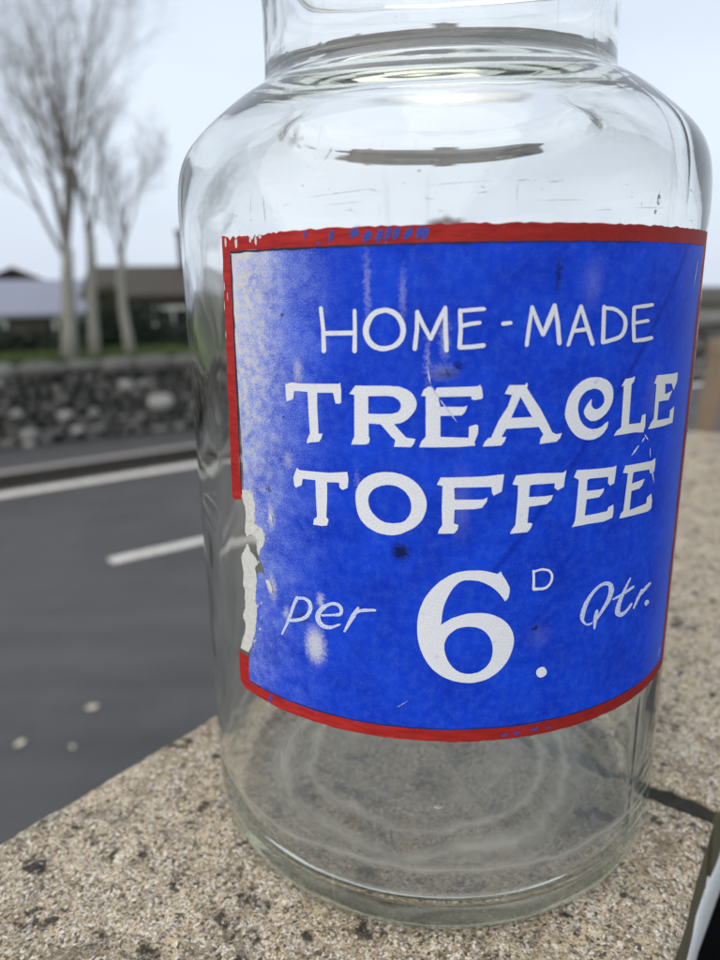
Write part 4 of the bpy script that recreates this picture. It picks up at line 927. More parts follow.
GLYPHS = {'treacle':[[[(-32.72,177.4),(-31.34,178.0),(-29.63,177.8),(-22.02,178.2),(-21.80,178.6),(-21.62,176.8),(-21.68,173.2),(-22.11,172.9),(-22.75,173.0),(-23.14,175.8),(-26.17,175.6),(-26.26,171.8),(-26.17,164.4),(-25.36,164.5),(-25.62,163.3),(-26.10,162.2),(-27.87,161.8),(-28.61,161.4),(-28.54,162.4),(-27.89,164.3),(-28.03,169.5),(-28.10,175.7),(-30.84,175.7),(-31.16,173.5),(-32.54,172.6),(-32.76,173.9)]],[[(-20.16,175.7),(-19.03,177.9),(-17.27,177.9),(-14.29,178.0),(-13.87,178.0),(-13.26,178.0),(-12.60,177.9),(-12.03,177.9),(-11.57,177.8),(-11.16,177.6),(-10.78,177.4),(-10.43,177.2),(-10.08,176.9),(-9.75,176.5),(-9.46,176.1),(-9.22,175.6),(-9.02,175.1),(-8.86,174.6),(-8.76,174.1),(-8.70,173.6),(-8.71,173.1),(-8.76,172.6),(-8.87,172.1),(-9.02,171.6),(-9.22,171.1),(-9.48,170.6),(-9.76,170.1),(-10.04,169.6),(-10.30,169.3),(-10.57,169.0),(-10.85,168.7),(-11.14,168.5),(-11.48,168.3),(-11.86,168.2),(-12.20,168.1),(-12.44,168.0),(-11.72,166.7),(-10.42,164.5),(-8.87,164.2),(-9.13,163.0),(-9.58,162.0),(-12.52,162.0),(-12.39,162.9),(-12.25,163.8),(-12.97,164.7),(-13.82,166.3),(-14.74,167.9),(-16.82,168.0),(-16.85,164.5),(-16.65,164.0),(-16.80,162.8),(-17.35,162.3),(-20.00,162.1),(-19.77,163.2),(-19.41,164.2),(-19.27,175.4)],[(-16.83,175.2),(-16.87,170.6),(-14.99,170.6),(-13.18,170.7),(-12.95,170.7),(-12.61,170.8),(-12.26,171.0),(-11.98,171.1),(-11.77,171.3),(-11.61,171.6),(-11.49,171.9),(-11.39,172.2),(-11.33,172.4),(-11.30,172.7),(-11.30,173.0),(-11.33,173.3),(-11.38,173.6),(-11.47,173.8),(-11.58,174.1),(-11.71,174.4),(-11.90,174.6),(-12.12,174.8),(-12.34,175.0),(-12.48,175.2),(-13.65,175.4)]],[[(-7.99,175.5),(-7.56,177.1),(-6.81,177.9),(-6.05,177.6),(-5.79,176.7),(-5.42,177.6),(1.17,177.8),(1.60,178.2),(1.87,177.3),(2.10,175.3),(1.98,174.6),(0.72,174.3),(0.27,174.5),(0.19,175.3),(-5.22,175.2),(-4.82,172.7),(-1.03,172.6),(-0.40,172.9),(-0.76,171.3),(-1.32,170.4),(-4.80,170.3),(-4.75,164.8),(-0.09,164.5),(-0.07,167.4),(1.08,168.0),(1.47,167.6),(1.44,165.5),(0.90,163.3),(1.04,162.4),(-1.78,162.1),(-8.26,162.0),(-7.88,163.6),(-7.18,164.8),(-7.23,175.4)]],[[(5.68,175.7),(6.41,177.9),(9.11,177.8),(9.36,178.4),(9.57,178.0),(9.47,176.9),(10.41,174.8),(11.95,171.5),(13.19,168.3),(14.38,165.0),(15.13,164.4),(16.22,164.6),(15.91,163.3),(15.28,162.4),(12.14,162.1),(12.30,163.6),(12.76,164.6),(11.84,166.7),(6.16,166.6),(5.42,164.5),(6.22,164.4),(5.98,163.3),(5.41,162.2),(2.28,162.1),(2.64,163.4),(3.21,164.3),(3.66,164.4),(4.87,168.9),(6.29,172.4),(6.93,175.4)],[(8.40,174.8),(6.95,169.4),(10.58,169.4)]],[[(25.77,166.5),(25.75,166.2),(25.73,165.7),(25.67,165.2),(25.53,164.7),(25.28,164.2),(24.97,163.6),(24.59,163.1),(24.16,162.7),(23.66,162.4),(23.10,162.1),(22.51,162.0),(21.93,162.0),(21.34,162.1),(20.74,162.3),(20.16,162.6),(19.63,162.9),(19.16,163.4),(18.74,163.9),(18.34,164.5),(17.98,165.1),(17.62,165.9),(17.29,166.7),(17.00,167.5),(16.79,168.3),(16.66,168.9),(16.59,169.5),(16.58,170.0),(16.61,170.7),(16.67,171.5),(16.78,172.4),(16.93,173.3),(17.13,174.1),(17.38,174.8),(17.70,175.6),(18.05,176.2),(18.43,176.8),(18.84,177.3),(19.30,177.8),(19.78,178.2),(20.27,178.5),(20.76,178.7),(21.28,178.8),(21.80,178.8),(22.32,178.8),(22.84,178.7),(23.38,178.6),(23.89,178.3),(24.36,178.1),(24.77,177.8),(25.14,177.4),(25.47,177.0),(25.75,176.5),(26.00,176.0),(26.20,175.4),(26.35,174.8),(26.44,174.1),(26.48,173.4),(26.46,172.7),(26.39,172.0),(26.27,171.3),(26.08,170.7),(25.83,170.1),(25.55,169.5),(25.26,169.0),(24.96,168.6),(24.64,168.2),(24.30,167.9),(23.96,167.6),(23.59,167.4),(23.21,167.2),(22.83,167.1),(22.48,167.1),(22.15,167.1),(21.85,167.2),(21.56,167.4),(21.30,167.7),(21.07,167.9),(20.85,168.2),(20.66,168.6),(20.52,168.9),(20.41,169.2),(20.33,169.5),(20.30,169.8),(20.30,170.1),(20.35,170.4),(20.44,170.7),(20.56,171.0),(20.71,171.4),(20.90,171.8),(21.13,172.2),(21.35,172.5),(21.51,172.8),(21.60,173.0),(21.64,173.1),(21.65,173.1),(21.66,173.1),(21.76,172.8),(21.76,172.5),(21.75,172.1),(21.77,171.7),(21.83,171.3),(21.96,171.0),(22.14,170.7),(22.34,170.5),(22.55,170.3),(22.76,170.2),(23.00,170.2),(23.23,170.3),(23.46,170.4),(23.67,170.6),(23.89,170.8),(24.09,171.1),(24.25,171.4),(24.37,171.6),(24.46,171.9),(24.51,172.2),(24.52,172.6),(24.47,173.0),(24.37,173.4),(24.23,173.9),(24.07,174.3),(23.89,174.6),(23.67,174.9),(23.43,175.2),(23.17,175.4),(22.88,175.6),(22.57,175.7),(22.24,175.8),(21.92,175.8),(21.58,175.7),(21.24,175.6),(20.90,175.5),(20.59,175.3),(20.30,175.0),(20.02,174.7),(19.77,174.3),(19.56,173.9),(19.40,173.5),(19.27,173.0),(19.17,172.6),(19.11,172.2),(19.07,171.7),(19.06,171.2),(19.07,170.7),(19.12,170.2),(19.21,169.7),(19.32,169.1),(19.46,168.5),(19.62,168.0),(19.79,167.5),(19.97,167.1),(20.18,166.7),(20.41,166.3),(20.67,166.0),(20.96,165.7),(21.27,165.4),(21.59,165.2),(21.95,165.0),(22.34,164.9),(22.73,164.9),(23.10,164.9),(23.45,164.9),(23.80,165.1),(24.13,165.2),(24.43,165.4),(24.73,165.7),(25.01,166.0),(25.25,166.2),(25.42,166.4)]],[[(28.18,175.6),(29.08,177.6),(30.64,177.7),(31.52,178.1),(31.33,176.7),(30.78,175.9),(30.93,164.9),(34.19,164.7),(34.45,166.8),(35.49,167.0),(35.70,163.5),(35.27,161.8),(32.73,162.3),(27.32,162.3),(27.89,163.5),(28.98,164.4),(28.82,175.9)]],[[(37.34,175.3),(38.13,177.5),(44.45,177.1),(46.45,177.2),(46.53,174.5),(45.22,172.1),(44.00,174.3),(41.40,174.6),(41.65,171.6),(42.87,171.8),(44.67,172.2),(43.34,169.6),(40.98,169.8),(39.54,169.8),(39.61,164.4),(44.48,164.1),(44.49,166.4),(46.40,167.2),(46.24,162.3),(42.41,162.2),(36.67,162.4),(37.50,164.1),(38.30,165.2),(38.13,175.1)]]],
'toffee':[[[(-31.82,151.2),(-30.95,154.1),(-30.38,153.5),(-24.32,153.7),(-20.84,154.4),(-20.65,152.4),(-20.83,149.9),(-21.79,149.2),(-22.37,149.8),(-22.42,151.2),(-24.76,151.0),(-24.85,146.3),(-25.12,140.8),(-24.67,140.1),(-25.01,138.4),(-26.04,138.0),(-27.90,138.0),(-27.69,139.7),(-27.02,140.5),(-27.12,146.4),(-27.09,151.2),(-29.77,151.1),(-30.08,149.2),(-31.39,148.2),(-31.72,148.9)]],[[(-19.40,147.7),(-19.37,148.4),(-19.30,149.1),(-19.18,149.7),(-19.01,150.3),(-18.79,151.0),(-18.53,151.6),(-18.21,152.2),(-17.86,152.8),(-17.46,153.2),(-17.02,153.7),(-16.54,154.1),(-16.05,154.4),(-15.53,154.7),(-14.98,154.8),(-14.42,155.0),(-13.88,155.0),(-13.33,155.0),(-12.78,155.0),(-12.24,154.9),(-11.74,154.7),(-11.28,154.6),(-10.84,154.3),(-10.43,154.1),(-10.03,153.8),(-9.62,153.4),(-9.23,153.0),(-8.86,152.5),(-8.51,152.0),(-8.19,151.4),(-7.89,150.8),(-7.62,150.1),(-7.39,149.4),(-7.21,148.7),(-7.06,148.0),(-6.96,147.3),(-6.92,146.6),(-6.93,145.9),(-6.99,145.1),(-7.09,144.4),(-7.23,143.7),(-7.40,143.0),(-7.60,142.3),(-7.85,141.7),(-8.15,141.1),(-8.52,140.5),(-8.94,139.9),(-9.41,139.4),(-9.88,139.0),(-10.36,138.6),(-10.86,138.2),(-11.37,137.8),(-11.90,137.6),(-12.46,137.4),(-13.03,137.3),(-13.60,137.3),(-14.16,137.4),(-14.70,137.5),(-15.23,137.7),(-15.74,137.9),(-16.24,138.3),(-16.73,138.7),(-17.21,139.1),(-17.66,139.7),(-18.06,140.3),(-18.39,140.9),(-18.67,141.6),(-18.91,142.4),(-19.10,143.3),(-19.24,144.3),(-19.34,145.5),(-19.39,146.6)],[(-17.07,147.4),(-17.10,146.7),(-17.05,146.0),(-16.96,145.3),(-16.82,144.7),(-16.64,144.1),(-16.41,143.5),(-16.15,143.0),(-15.86,142.6),(-15.55,142.1),(-15.22,141.7),(-14.86,141.4),(-14.49,141.1),(-14.10,140.9),(-13.69,140.8),(-13.27,140.8),(-12.85,140.7),(-12.40,140.8),(-11.93,140.9),(-11.48,141.0),(-11.09,141.2),(-10.76,141.5),(-10.47,141.9),(-10.23,142.4),(-10.02,142.8),(-9.84,143.3),(-9.71,143.9),(-9.61,144.4),(-9.55,145.1),(-9.54,145.7),(-9.58,146.4),(-9.65,147.0),(-9.76,147.7),(-9.90,148.2),(-10.08,148.7),(-10.30,149.2),(-10.55,149.7),(-10.84,150.1),(-11.17,150.5),(-11.52,150.8),(-11.88,151.1),(-12.25,151.3),(-12.63,151.4),(-13.02,151.5),(-13.42,151.5),(-13.84,151.5),(-14.29,151.3),(-14.72,151.2),(-15.12,150.9),(-15.47,150.7),(-15.80,150.4),(-16.10,150.1),(-16.36,149.6),(-16.60,149.2),(-16.81,148.6),(-16.98,148.0)]],[[(-5.25,151.9),(-4.62,153.9),(-2.61,153.9),(2.60,154.0),(4.91,154.3),(6.11,154.4),(5.96,152.1),(5.81,149.7),(4.43,148.7),(4.15,149.4),(3.98,151.1),(-1.93,151.1),(-2.32,151.0),(-2.21,147.8),(1.40,147.7),(2.65,147.7),(3.37,148.2),(3.26,147.1),(2.49,145.4),(1.44,145.1),(-2.18,145.0),(-2.27,141.1),(-1.47,140.7),(-1.59,139.5),(-2.17,138.3),(-4.95,138.2),(-4.76,139.4),(-4.24,140.6),(-4.35,145.4),(-4.27,151.6)]],[[(7.60,151.5),(8.22,153.9),(12.10,154.1),(16.88,153.7),(17.54,154.3),(17.33,152.2),(17.20,149.7),(16.02,148.9),(15.39,149.7),(15.41,151.0),(11.14,151.1),(10.73,150.8),(10.68,147.7),(13.77,147.6),(15.17,147.7),(14.92,146.4),(14.07,145.3),(10.77,145.0),(10.62,140.5),(11.56,140.2),(11.31,138.9),(10.70,137.8),(7.54,137.7),(7.86,138.8),(8.45,140.1),(8.66,147.6),(8.63,151.2)]],[[(19.12,152.1),(19.66,154.0),(23.74,153.6),(27.82,153.4),(28.57,153.7),(28.53,151.5),(28.34,148.6),(27.32,148.1),(26.80,149.0),(26.77,150.8),(22.60,151.1),(22.02,150.8),(22.02,147.7),(24.97,147.5),(25.95,147.7),(25.84,146.6),(24.92,145.3),(22.15,145.3),(21.97,140.6),(24.48,140.6),(27.14,140.7),(27.35,141.8),(28.58,142.3),(28.73,140.1),(28.55,138.4),(26.48,137.8),(22.87,138.0),(19.38,137.8),(19.88,139.3),(19.99,140.4),(20.20,151.2)]],[[(30.41,151.1),(30.88,153.1),(35.71,152.8),(38.95,152.6),(40.30,153.1),(40.41,150.9),(40.21,148.9),(38.81,148.8),(38.39,150.2),(34.03,150.6),(33.35,150.5),(33.17,147.3),(35.71,147.6),(37.08,147.7),(36.48,146.0),(35.70,145.2),(33.24,145.1),(33.16,139.4),(36.34,139.7),(38.40,139.8),(38.49,141.6),(39.95,142.4),(40.49,140.1),(40.48,137.7),(39.39,137.1),(34.71,137.4),(30.48,137.6),(30.70,139.0),(31.38,139.7),(31.81,150.7)]]],
'six':[[[(7.14,117.9),(6.97,118.3),(6.74,118.9),(6.46,119.5),(6.17,120.1),(5.88,120.7),(5.57,121.2),(5.23,121.7),(4.87,122.2),(4.46,122.7),(4.02,123.1),(3.56,123.5),(3.11,123.9),(2.69,124.1),(2.27,124.4),(1.84,124.5),(1.39,124.6),(0.89,124.7),(0.35,124.7),(-0.18,124.7),(-0.64,124.5),(-1.03,124.2),(-1.36,123.8),(-1.67,123.3),(-1.97,122.8),(-2.29,122.1),(-2.60,121.3),(-2.90,120.4),(-3.16,119.5),(-3.38,118.7),(-3.57,117.8),(-3.74,117.0),(-3.87,116.0),(-3.99,114.9),(-4.07,113.6),(-4.13,112.5),(-4.18,111.7),(-4.24,111.3),(-2.48,113.2),(-2.07,113.5),(-1.47,113.8),(-0.80,114.2),(-0.17,114.5),(0.43,114.7),(1.03,114.8),(1.63,114.8),(2.24,114.8),(2.85,114.8),(3.48,114.7),(4.09,114.5),(4.69,114.2),(5.26,113.9),(5.82,113.4),(6.36,113.0),(6.84,112.4),(7.28,111.8),(7.68,111.2),(8.04,110.5),(8.35,109.7),(8.61,108.9),(8.83,108.1),(8.99,107.2),(9.09,106.4),(9.13,105.5),(9.10,104.7),(9.02,103.8),(8.89,102.9),(8.71,101.9),(8.49,100.9),(8.21,99.9),(7.89,99.0),(7.51,98.2),(7.09,97.3),(6.62,96.6),(6.14,95.9),(5.65,95.3),(5.13,94.8),(4.59,94.3),(4.02,93.9),(3.43,93.6),(2.81,93.4),(2.17,93.2),(1.54,93.1),(0.92,93.1),(0.30,93.2),(-0.32,93.3),(-0.93,93.5),(-1.54,93.7),(-2.15,94.0),(-2.75,94.4),(-3.34,94.8),(-3.91,95.3),(-4.47,95.9),(-5.02,96.6),(-5.53,97.3),(-6.00,98.2),(-6.45,99.1),(-6.86,100.2),(-7.23,101.2),(-7.54,102.4),(-7.82,103.6),(-8.04,104.8),(-8.22,106.0),(-8.34,107.2),(-8.41,108.4),(-8.44,109.6),(-8.44,110.8),(-8.41,111.9),(-8.35,113.0),(-8.25,114.0),(-8.11,115.1),(-7.92,116.2),(-7.68,117.2),(-7.41,118.3),(-7.10,119.3),(-6.75,120.2),(-6.36,121.1),(-5.94,122.0),(-5.49,122.8),(-5.00,123.6),(-4.47,124.4),(-3.91,125.0),(-3.35,125.6),(-2.79,126.2),(-2.22,126.6),(-1.63,127.0),(-1.02,127.2),(-0.35,127.4),(0.35,127.5),(1.05,127.5),(1.68,127.5),(2.25,127.5),(2.77,127.4),(3.25,127.3),(3.74,127.1),(4.25,126.9),(4.77,126.6),(5.23,126.4),(5.55,126.2),(6.15,126.9),(6.61,125.5),(7.20,124.1),(7.32,123.7),(7.50,123.2),(7.68,122.6),(7.82,122.2),(7.89,121.8),(7.92,121.4),(7.93,121.1),(7.92,120.8),(7.89,120.3),(7.84,119.8),(7.77,119.3),(7.68,118.9),(7.56,118.6),(7.40,118.3),(7.24,118.1),(7.14,117.9)],[(-3.57,105.1),(-3.56,104.2),(-3.49,103.3),(-3.36,102.3),(-3.19,101.5),(-2.98,100.6),(-2.72,99.8),(-2.43,99.1),(-2.11,98.4),(-1.78,97.8),(-1.41,97.3),(-1.02,96.9),(-0.62,96.5),(-0.20,96.3),(0.25,96.1),(0.70,96.0),(1.15,96.0),(1.59,96.0),(2.04,96.2),(2.49,96.3),(2.91,96.6),(3.31,97.0),(3.70,97.4),(4.06,97.9),(4.37,98.5),(4.62,99.1),(4.82,99.7),(4.98,100.4),(5.10,101.1),(5.18,101.8),(5.22,102.5),(5.22,103.2),(5.18,104.0),(5.10,104.8),(4.98,105.6),(4.82,106.3),(4.62,107.1),(4.36,107.7),(4.05,108.4),(3.72,109.0),(3.38,109.4),(3.05,109.8),(2.70,110.1),(2.35,110.3),(1.97,110.5),(1.55,110.6),(1.12,110.7),(0.67,110.7),(0.23,110.7),(-0.20,110.6),(-0.64,110.5),(-1.08,110.3),(-1.48,110.0),(-1.88,109.6),(-2.26,109.1),(-2.61,108.6),(-2.91,108.0),(-3.15,107.3),(-3.35,106.6),(-3.49,105.9)]]],
'home_made':[[[(-25.34,197.6),(-25.01,192.1),(-25.07,186.6),(-24.92,186.2),(-24.64,186.1),(-24.37,186.3),(-24.21,186.7),(-24.27,192.2),(-24.61,197.7),(-24.76,198.0),(-25.00,198.1),(-25.23,198.0)]],[[(-19.27,197.0),(-19.30,192.2),(-19.48,186.8),(-19.34,186.4),(-19.09,186.2),(-18.84,186.4),(-18.68,186.8),(-18.62,192.2),(-18.64,197.0),(-18.75,197.3),(-18.95,197.4),(-19.15,197.3)]],[[(-24.55,190.6),(-18.97,190.8),(-18.72,191.0),(-18.62,191.4),(-18.72,191.8),(-18.97,192.0),(-24.54,191.8),(-24.81,191.6),(-24.93,191.2),(-24.82,190.8)]],[[(-17.61,192.0),(-17.56,192.7),(-17.44,193.4),(-17.27,194.1),(-17.06,194.8),(-16.82,195.3),(-16.53,195.9),(-16.20,196.4),(-15.82,196.8),(-15.37,197.2),(-14.85,197.4),(-14.32,197.5),(-13.81,197.6),(-13.31,197.5),(-12.81,197.3),(-12.34,197.0),(-11.94,196.6),(-11.60,196.2),(-11.31,195.7),(-11.06,195.1),(-10.86,194.5),(-10.69,193.9),(-10.57,193.3),(-10.49,192.6),(-10.47,192.0),(-10.51,191.3),(-10.61,190.6),(-10.76,189.9),(-10.96,189.3),(-11.21,188.8),(-11.52,188.3),(-11.87,187.9),(-12.25,187.6),(-12.69,187.3),(-13.18,187.1),(-13.68,186.9),(-14.16,186.8),(-14.62,186.8),(-15.07,187.0),(-15.50,187.2),(-15.89,187.4),(-16.25,187.8),(-16.58,188.2),(-16.87,188.7),(-17.11,189.3),(-17.31,189.9),(-17.47,190.6),(-17.57,191.3)],[(-16.58,191.9),(-16.53,192.4),(-16.44,193.0),(-16.31,193.6),(-16.15,194.1),(-15.96,194.6),(-15.75,195.1),(-15.50,195.5),(-15.22,195.8),(-14.90,196.0),(-14.54,196.2),(-14.17,196.3),(-13.82,196.4),(-13.48,196.3),(-13.14,196.1),(-12.82,195.9),(-12.53,195.6),(-12.27,195.3),(-12.03,194.9),(-11.82,194.4),(-11.65,193.9),(-11.51,193.4),(-11.42,192.9),(-11.36,192.4),(-11.35,191.8),(-11.39,191.3),(-11.47,190.8),(-11.59,190.3),(-11.75,189.9),(-11.95,189.5),(-12.19,189.1),(-12.46,188.8),(-12.75,188.5),(-13.07,188.3),(-13.43,188.2),(-13.80,188.1),(-14.16,188.1),(-14.51,188.1),(-14.85,188.2),(-15.18,188.4),(-15.47,188.7),(-15.72,188.9),(-15.94,189.3),(-16.13,189.6),(-16.28,190.0),(-16.41,190.4),(-16.51,190.9),(-16.57,191.4)]],[[(-8.67,187.4),(-8.37,192.1),(-8.36,196.6),(-8.47,196.9),(-8.67,197.0),(-8.87,196.9),(-8.99,196.6),(-9.05,192.2),(-9.41,187.5),(-9.30,187.1),(-9.08,186.9),(-8.83,187.0)]],[[(-8.96,196.2),(-7.95,192.8),(-6.79,189.6),(-6.59,189.4),(-6.37,189.4),(-6.24,189.7),(-6.24,190.1),(-7.34,193.2),(-8.39,196.6),(-8.58,196.8),(-8.79,196.8),(-8.94,196.6)]],[[(-6.22,189.6),(-4.98,193.7),(-3.98,197.2),(-4.00,197.5),(-4.14,197.8),(-4.35,197.8),(-4.54,197.6),(-5.68,194.2),(-6.80,190.0),(-6.78,189.7),(-6.63,189.4),(-6.41,189.4)]],[[(-4.57,197.5),(-4.52,192.0),(-4.33,186.9),(-4.19,186.6),(-3.95,186.4),(-3.72,186.6),(-3.60,186.9),(-3.80,192.0),(-3.95,197.5),(-4.07,197.8),(-4.27,197.9),(-4.46,197.8)]],[[(-2.24,196.7),(-2.09,192.0),(-2.25,187.7),(-2.13,187.3),(-1.90,187.1),(-1.67,187.2),(-1.52,187.6),(-1.41,192.0),(-1.57,196.7),(-1.71,197.1),(-1.92,197.2),(-2.13,197.1)]],[[(-1.87,196.1),(0.04,196.3),(1.96,196.5),(2.14,196.7),(2.20,196.9),(2.11,197.2),(1.92,197.4),(-0.02,197.3),(-1.94,197.0),(-2.11,196.8),(-2.16,196.6),(-2.07,196.3)]],[[(-1.68,192.4),(-0.11,192.9),(1.32,193.2),(1.48,193.4),(1.53,193.7),(1.42,194.0),(1.22,194.1),(-0.25,193.9),(-1.84,193.3),(-2.01,193.1),(-2.04,192.8),(-1.90,192.5)]],[[(-1.77,187.1),(0.19,187.2),(2.06,187.5),(2.26,187.8),(2.31,188.1),(2.19,188.4),(1.95,188.6),(0.11,188.3),(-1.82,188.2),(-2.02,188.0),(-2.10,187.6),(-1.99,187.3)]],[[(5.02,192.8),(6.31,193.0),(6.50,193.2),(6.55,193.5),(6.44,193.8),(6.21,193.9),(4.93,193.8),(4.74,193.6),(4.69,193.2),(4.80,192.9)]],[[(9.39,187.8),(9.66,192.3),(9.97,197.2),(9.89,197.5),(9.72,197.6),(9.53,197.6),(9.41,197.3),(9.00,192.5),(8.72,187.9),(8.82,187.6),(9.03,187.4),(9.25,187.5)]],[[(9.41,197.0),(10.41,193.3),(11.48,190.1),(11.69,189.9),(11.93,189.9),(12.09,190.2),(12.10,190.5),(11.07,193.7),(9.98,197.3),(9.80,197.5),(9.59,197.5),(9.44,197.3)]],[[(12.12,190.1),(13.19,193.6),(13.92,197.3),(13.86,197.6),(13.66,197.9),(13.40,197.9),(13.20,197.7),(12.27,194.2),(11.47,190.5),(11.51,190.2),(11.69,189.9),(11.93,189.9)]],[[(13.24,197.5),(13.90,192.9),(14.33,188.0),(14.52,187.7),(14.79,187.5),(15.04,187.7),(15.15,188.1),(14.65,193.0),(13.87,197.7),(13.71,197.9),(13.49,198.0),(13.31,197.8)]],[[(16.69,187.3),(17.68,192.0),(18.68,197.0),(18.62,197.3),(18.43,197.5),(18.19,197.5),(18.01,197.3),(16.96,192.4),(16.08,187.6),(16.14,187.3),(16.32,187.1),(16.53,187.2)]],[[(18.02,197.0),(19.38,191.9),(20.70,187.4),(20.94,187.1),(21.24,187.0),(21.46,187.3),(21.51,187.7),(20.17,192.2),(18.67,197.3),(18.48,197.5),(18.24,197.5),(18.06,197.3)]],[[(17.45,190.5),(19.89,190.8),(20.11,191.0),(20.16,191.3),(20.00,191.7),(19.73,191.8),(17.30,191.5),(17.09,191.2),(17.04,190.9),(17.19,190.6)]],[[(22.54,196.8),(22.68,192.2),(22.78,187.7),(22.96,187.4),(23.25,187.2),(23.53,187.3),(23.69,187.6),(23.52,192.2),(23.37,196.8),(23.21,197.1),(22.94,197.3),(22.68,197.2)]],[[(22.96,196.1),(23.42,196.0),(24.07,195.9),(24.76,195.8),(25.35,195.5),(25.86,195.2),(26.39,194.7),(26.84,194.2),(27.17,193.6),(27.36,193.1),(27.47,192.5),(27.49,191.9),(27.44,191.3),(27.33,190.7),(27.17,190.2),(26.91,189.7),(26.51,189.3),(25.77,189.0),(24.75,188.7),(23.77,188.4),(23.09,188.3),(22.89,188.0),(22.87,187.7),(23.06,187.4),(23.36,187.3),(24.04,187.4),(25.05,187.7),(26.15,188.0),(27.05,188.4),(27.65,189.0),(28.02,189.6),(28.24,190.3),(28.37,191.0),(28.43,191.7),(28.41,192.5),(28.26,193.3),(27.96,194.1),(27.50,194.7),(26.92,195.4),(26.29,195.9),(25.62,196.4),(24.88,196.7),(24.10,196.8),(23.43,196.9),(22.98,196.9),(22.75,196.8),(22.66,196.6),(22.74,196.3)]],[[(29.27,196.3),(29.44,192.2),(29.94,187.7),(30.14,187.3),(30.45,187.2),(30.74,187.3),(30.87,187.6),(30.35,192.1),(30.18,196.2),(30.00,196.5),(29.70,196.7),(29.42,196.6)]],[[(29.78,196.0),(32.47,196.1),(34.66,196.4),(34.95,196.6),(35.00,196.9),(34.78,197.2),(34.41,197.3),(32.24,197.1),(29.64,196.8),(29.43,196.6),(29.38,196.4),(29.52,196.1)]],[[(30.14,191.9),(33.83,192.3),(34.08,192.5),(34.13,192.8),(33.93,193.0),(33.59,193.2),(29.93,192.7),(29.71,192.5),(29.67,192.2),(29.84,192.0)]],[[(30.50,187.2),(33.29,187.2),(35.39,187.6),(35.66,187.8),(35.68,188.1),(35.43,188.4),(35.03,188.6),(32.99,188.3),(30.31,188.1),(30.05,187.9),(29.99,187.6),(30.17,187.3)]]],
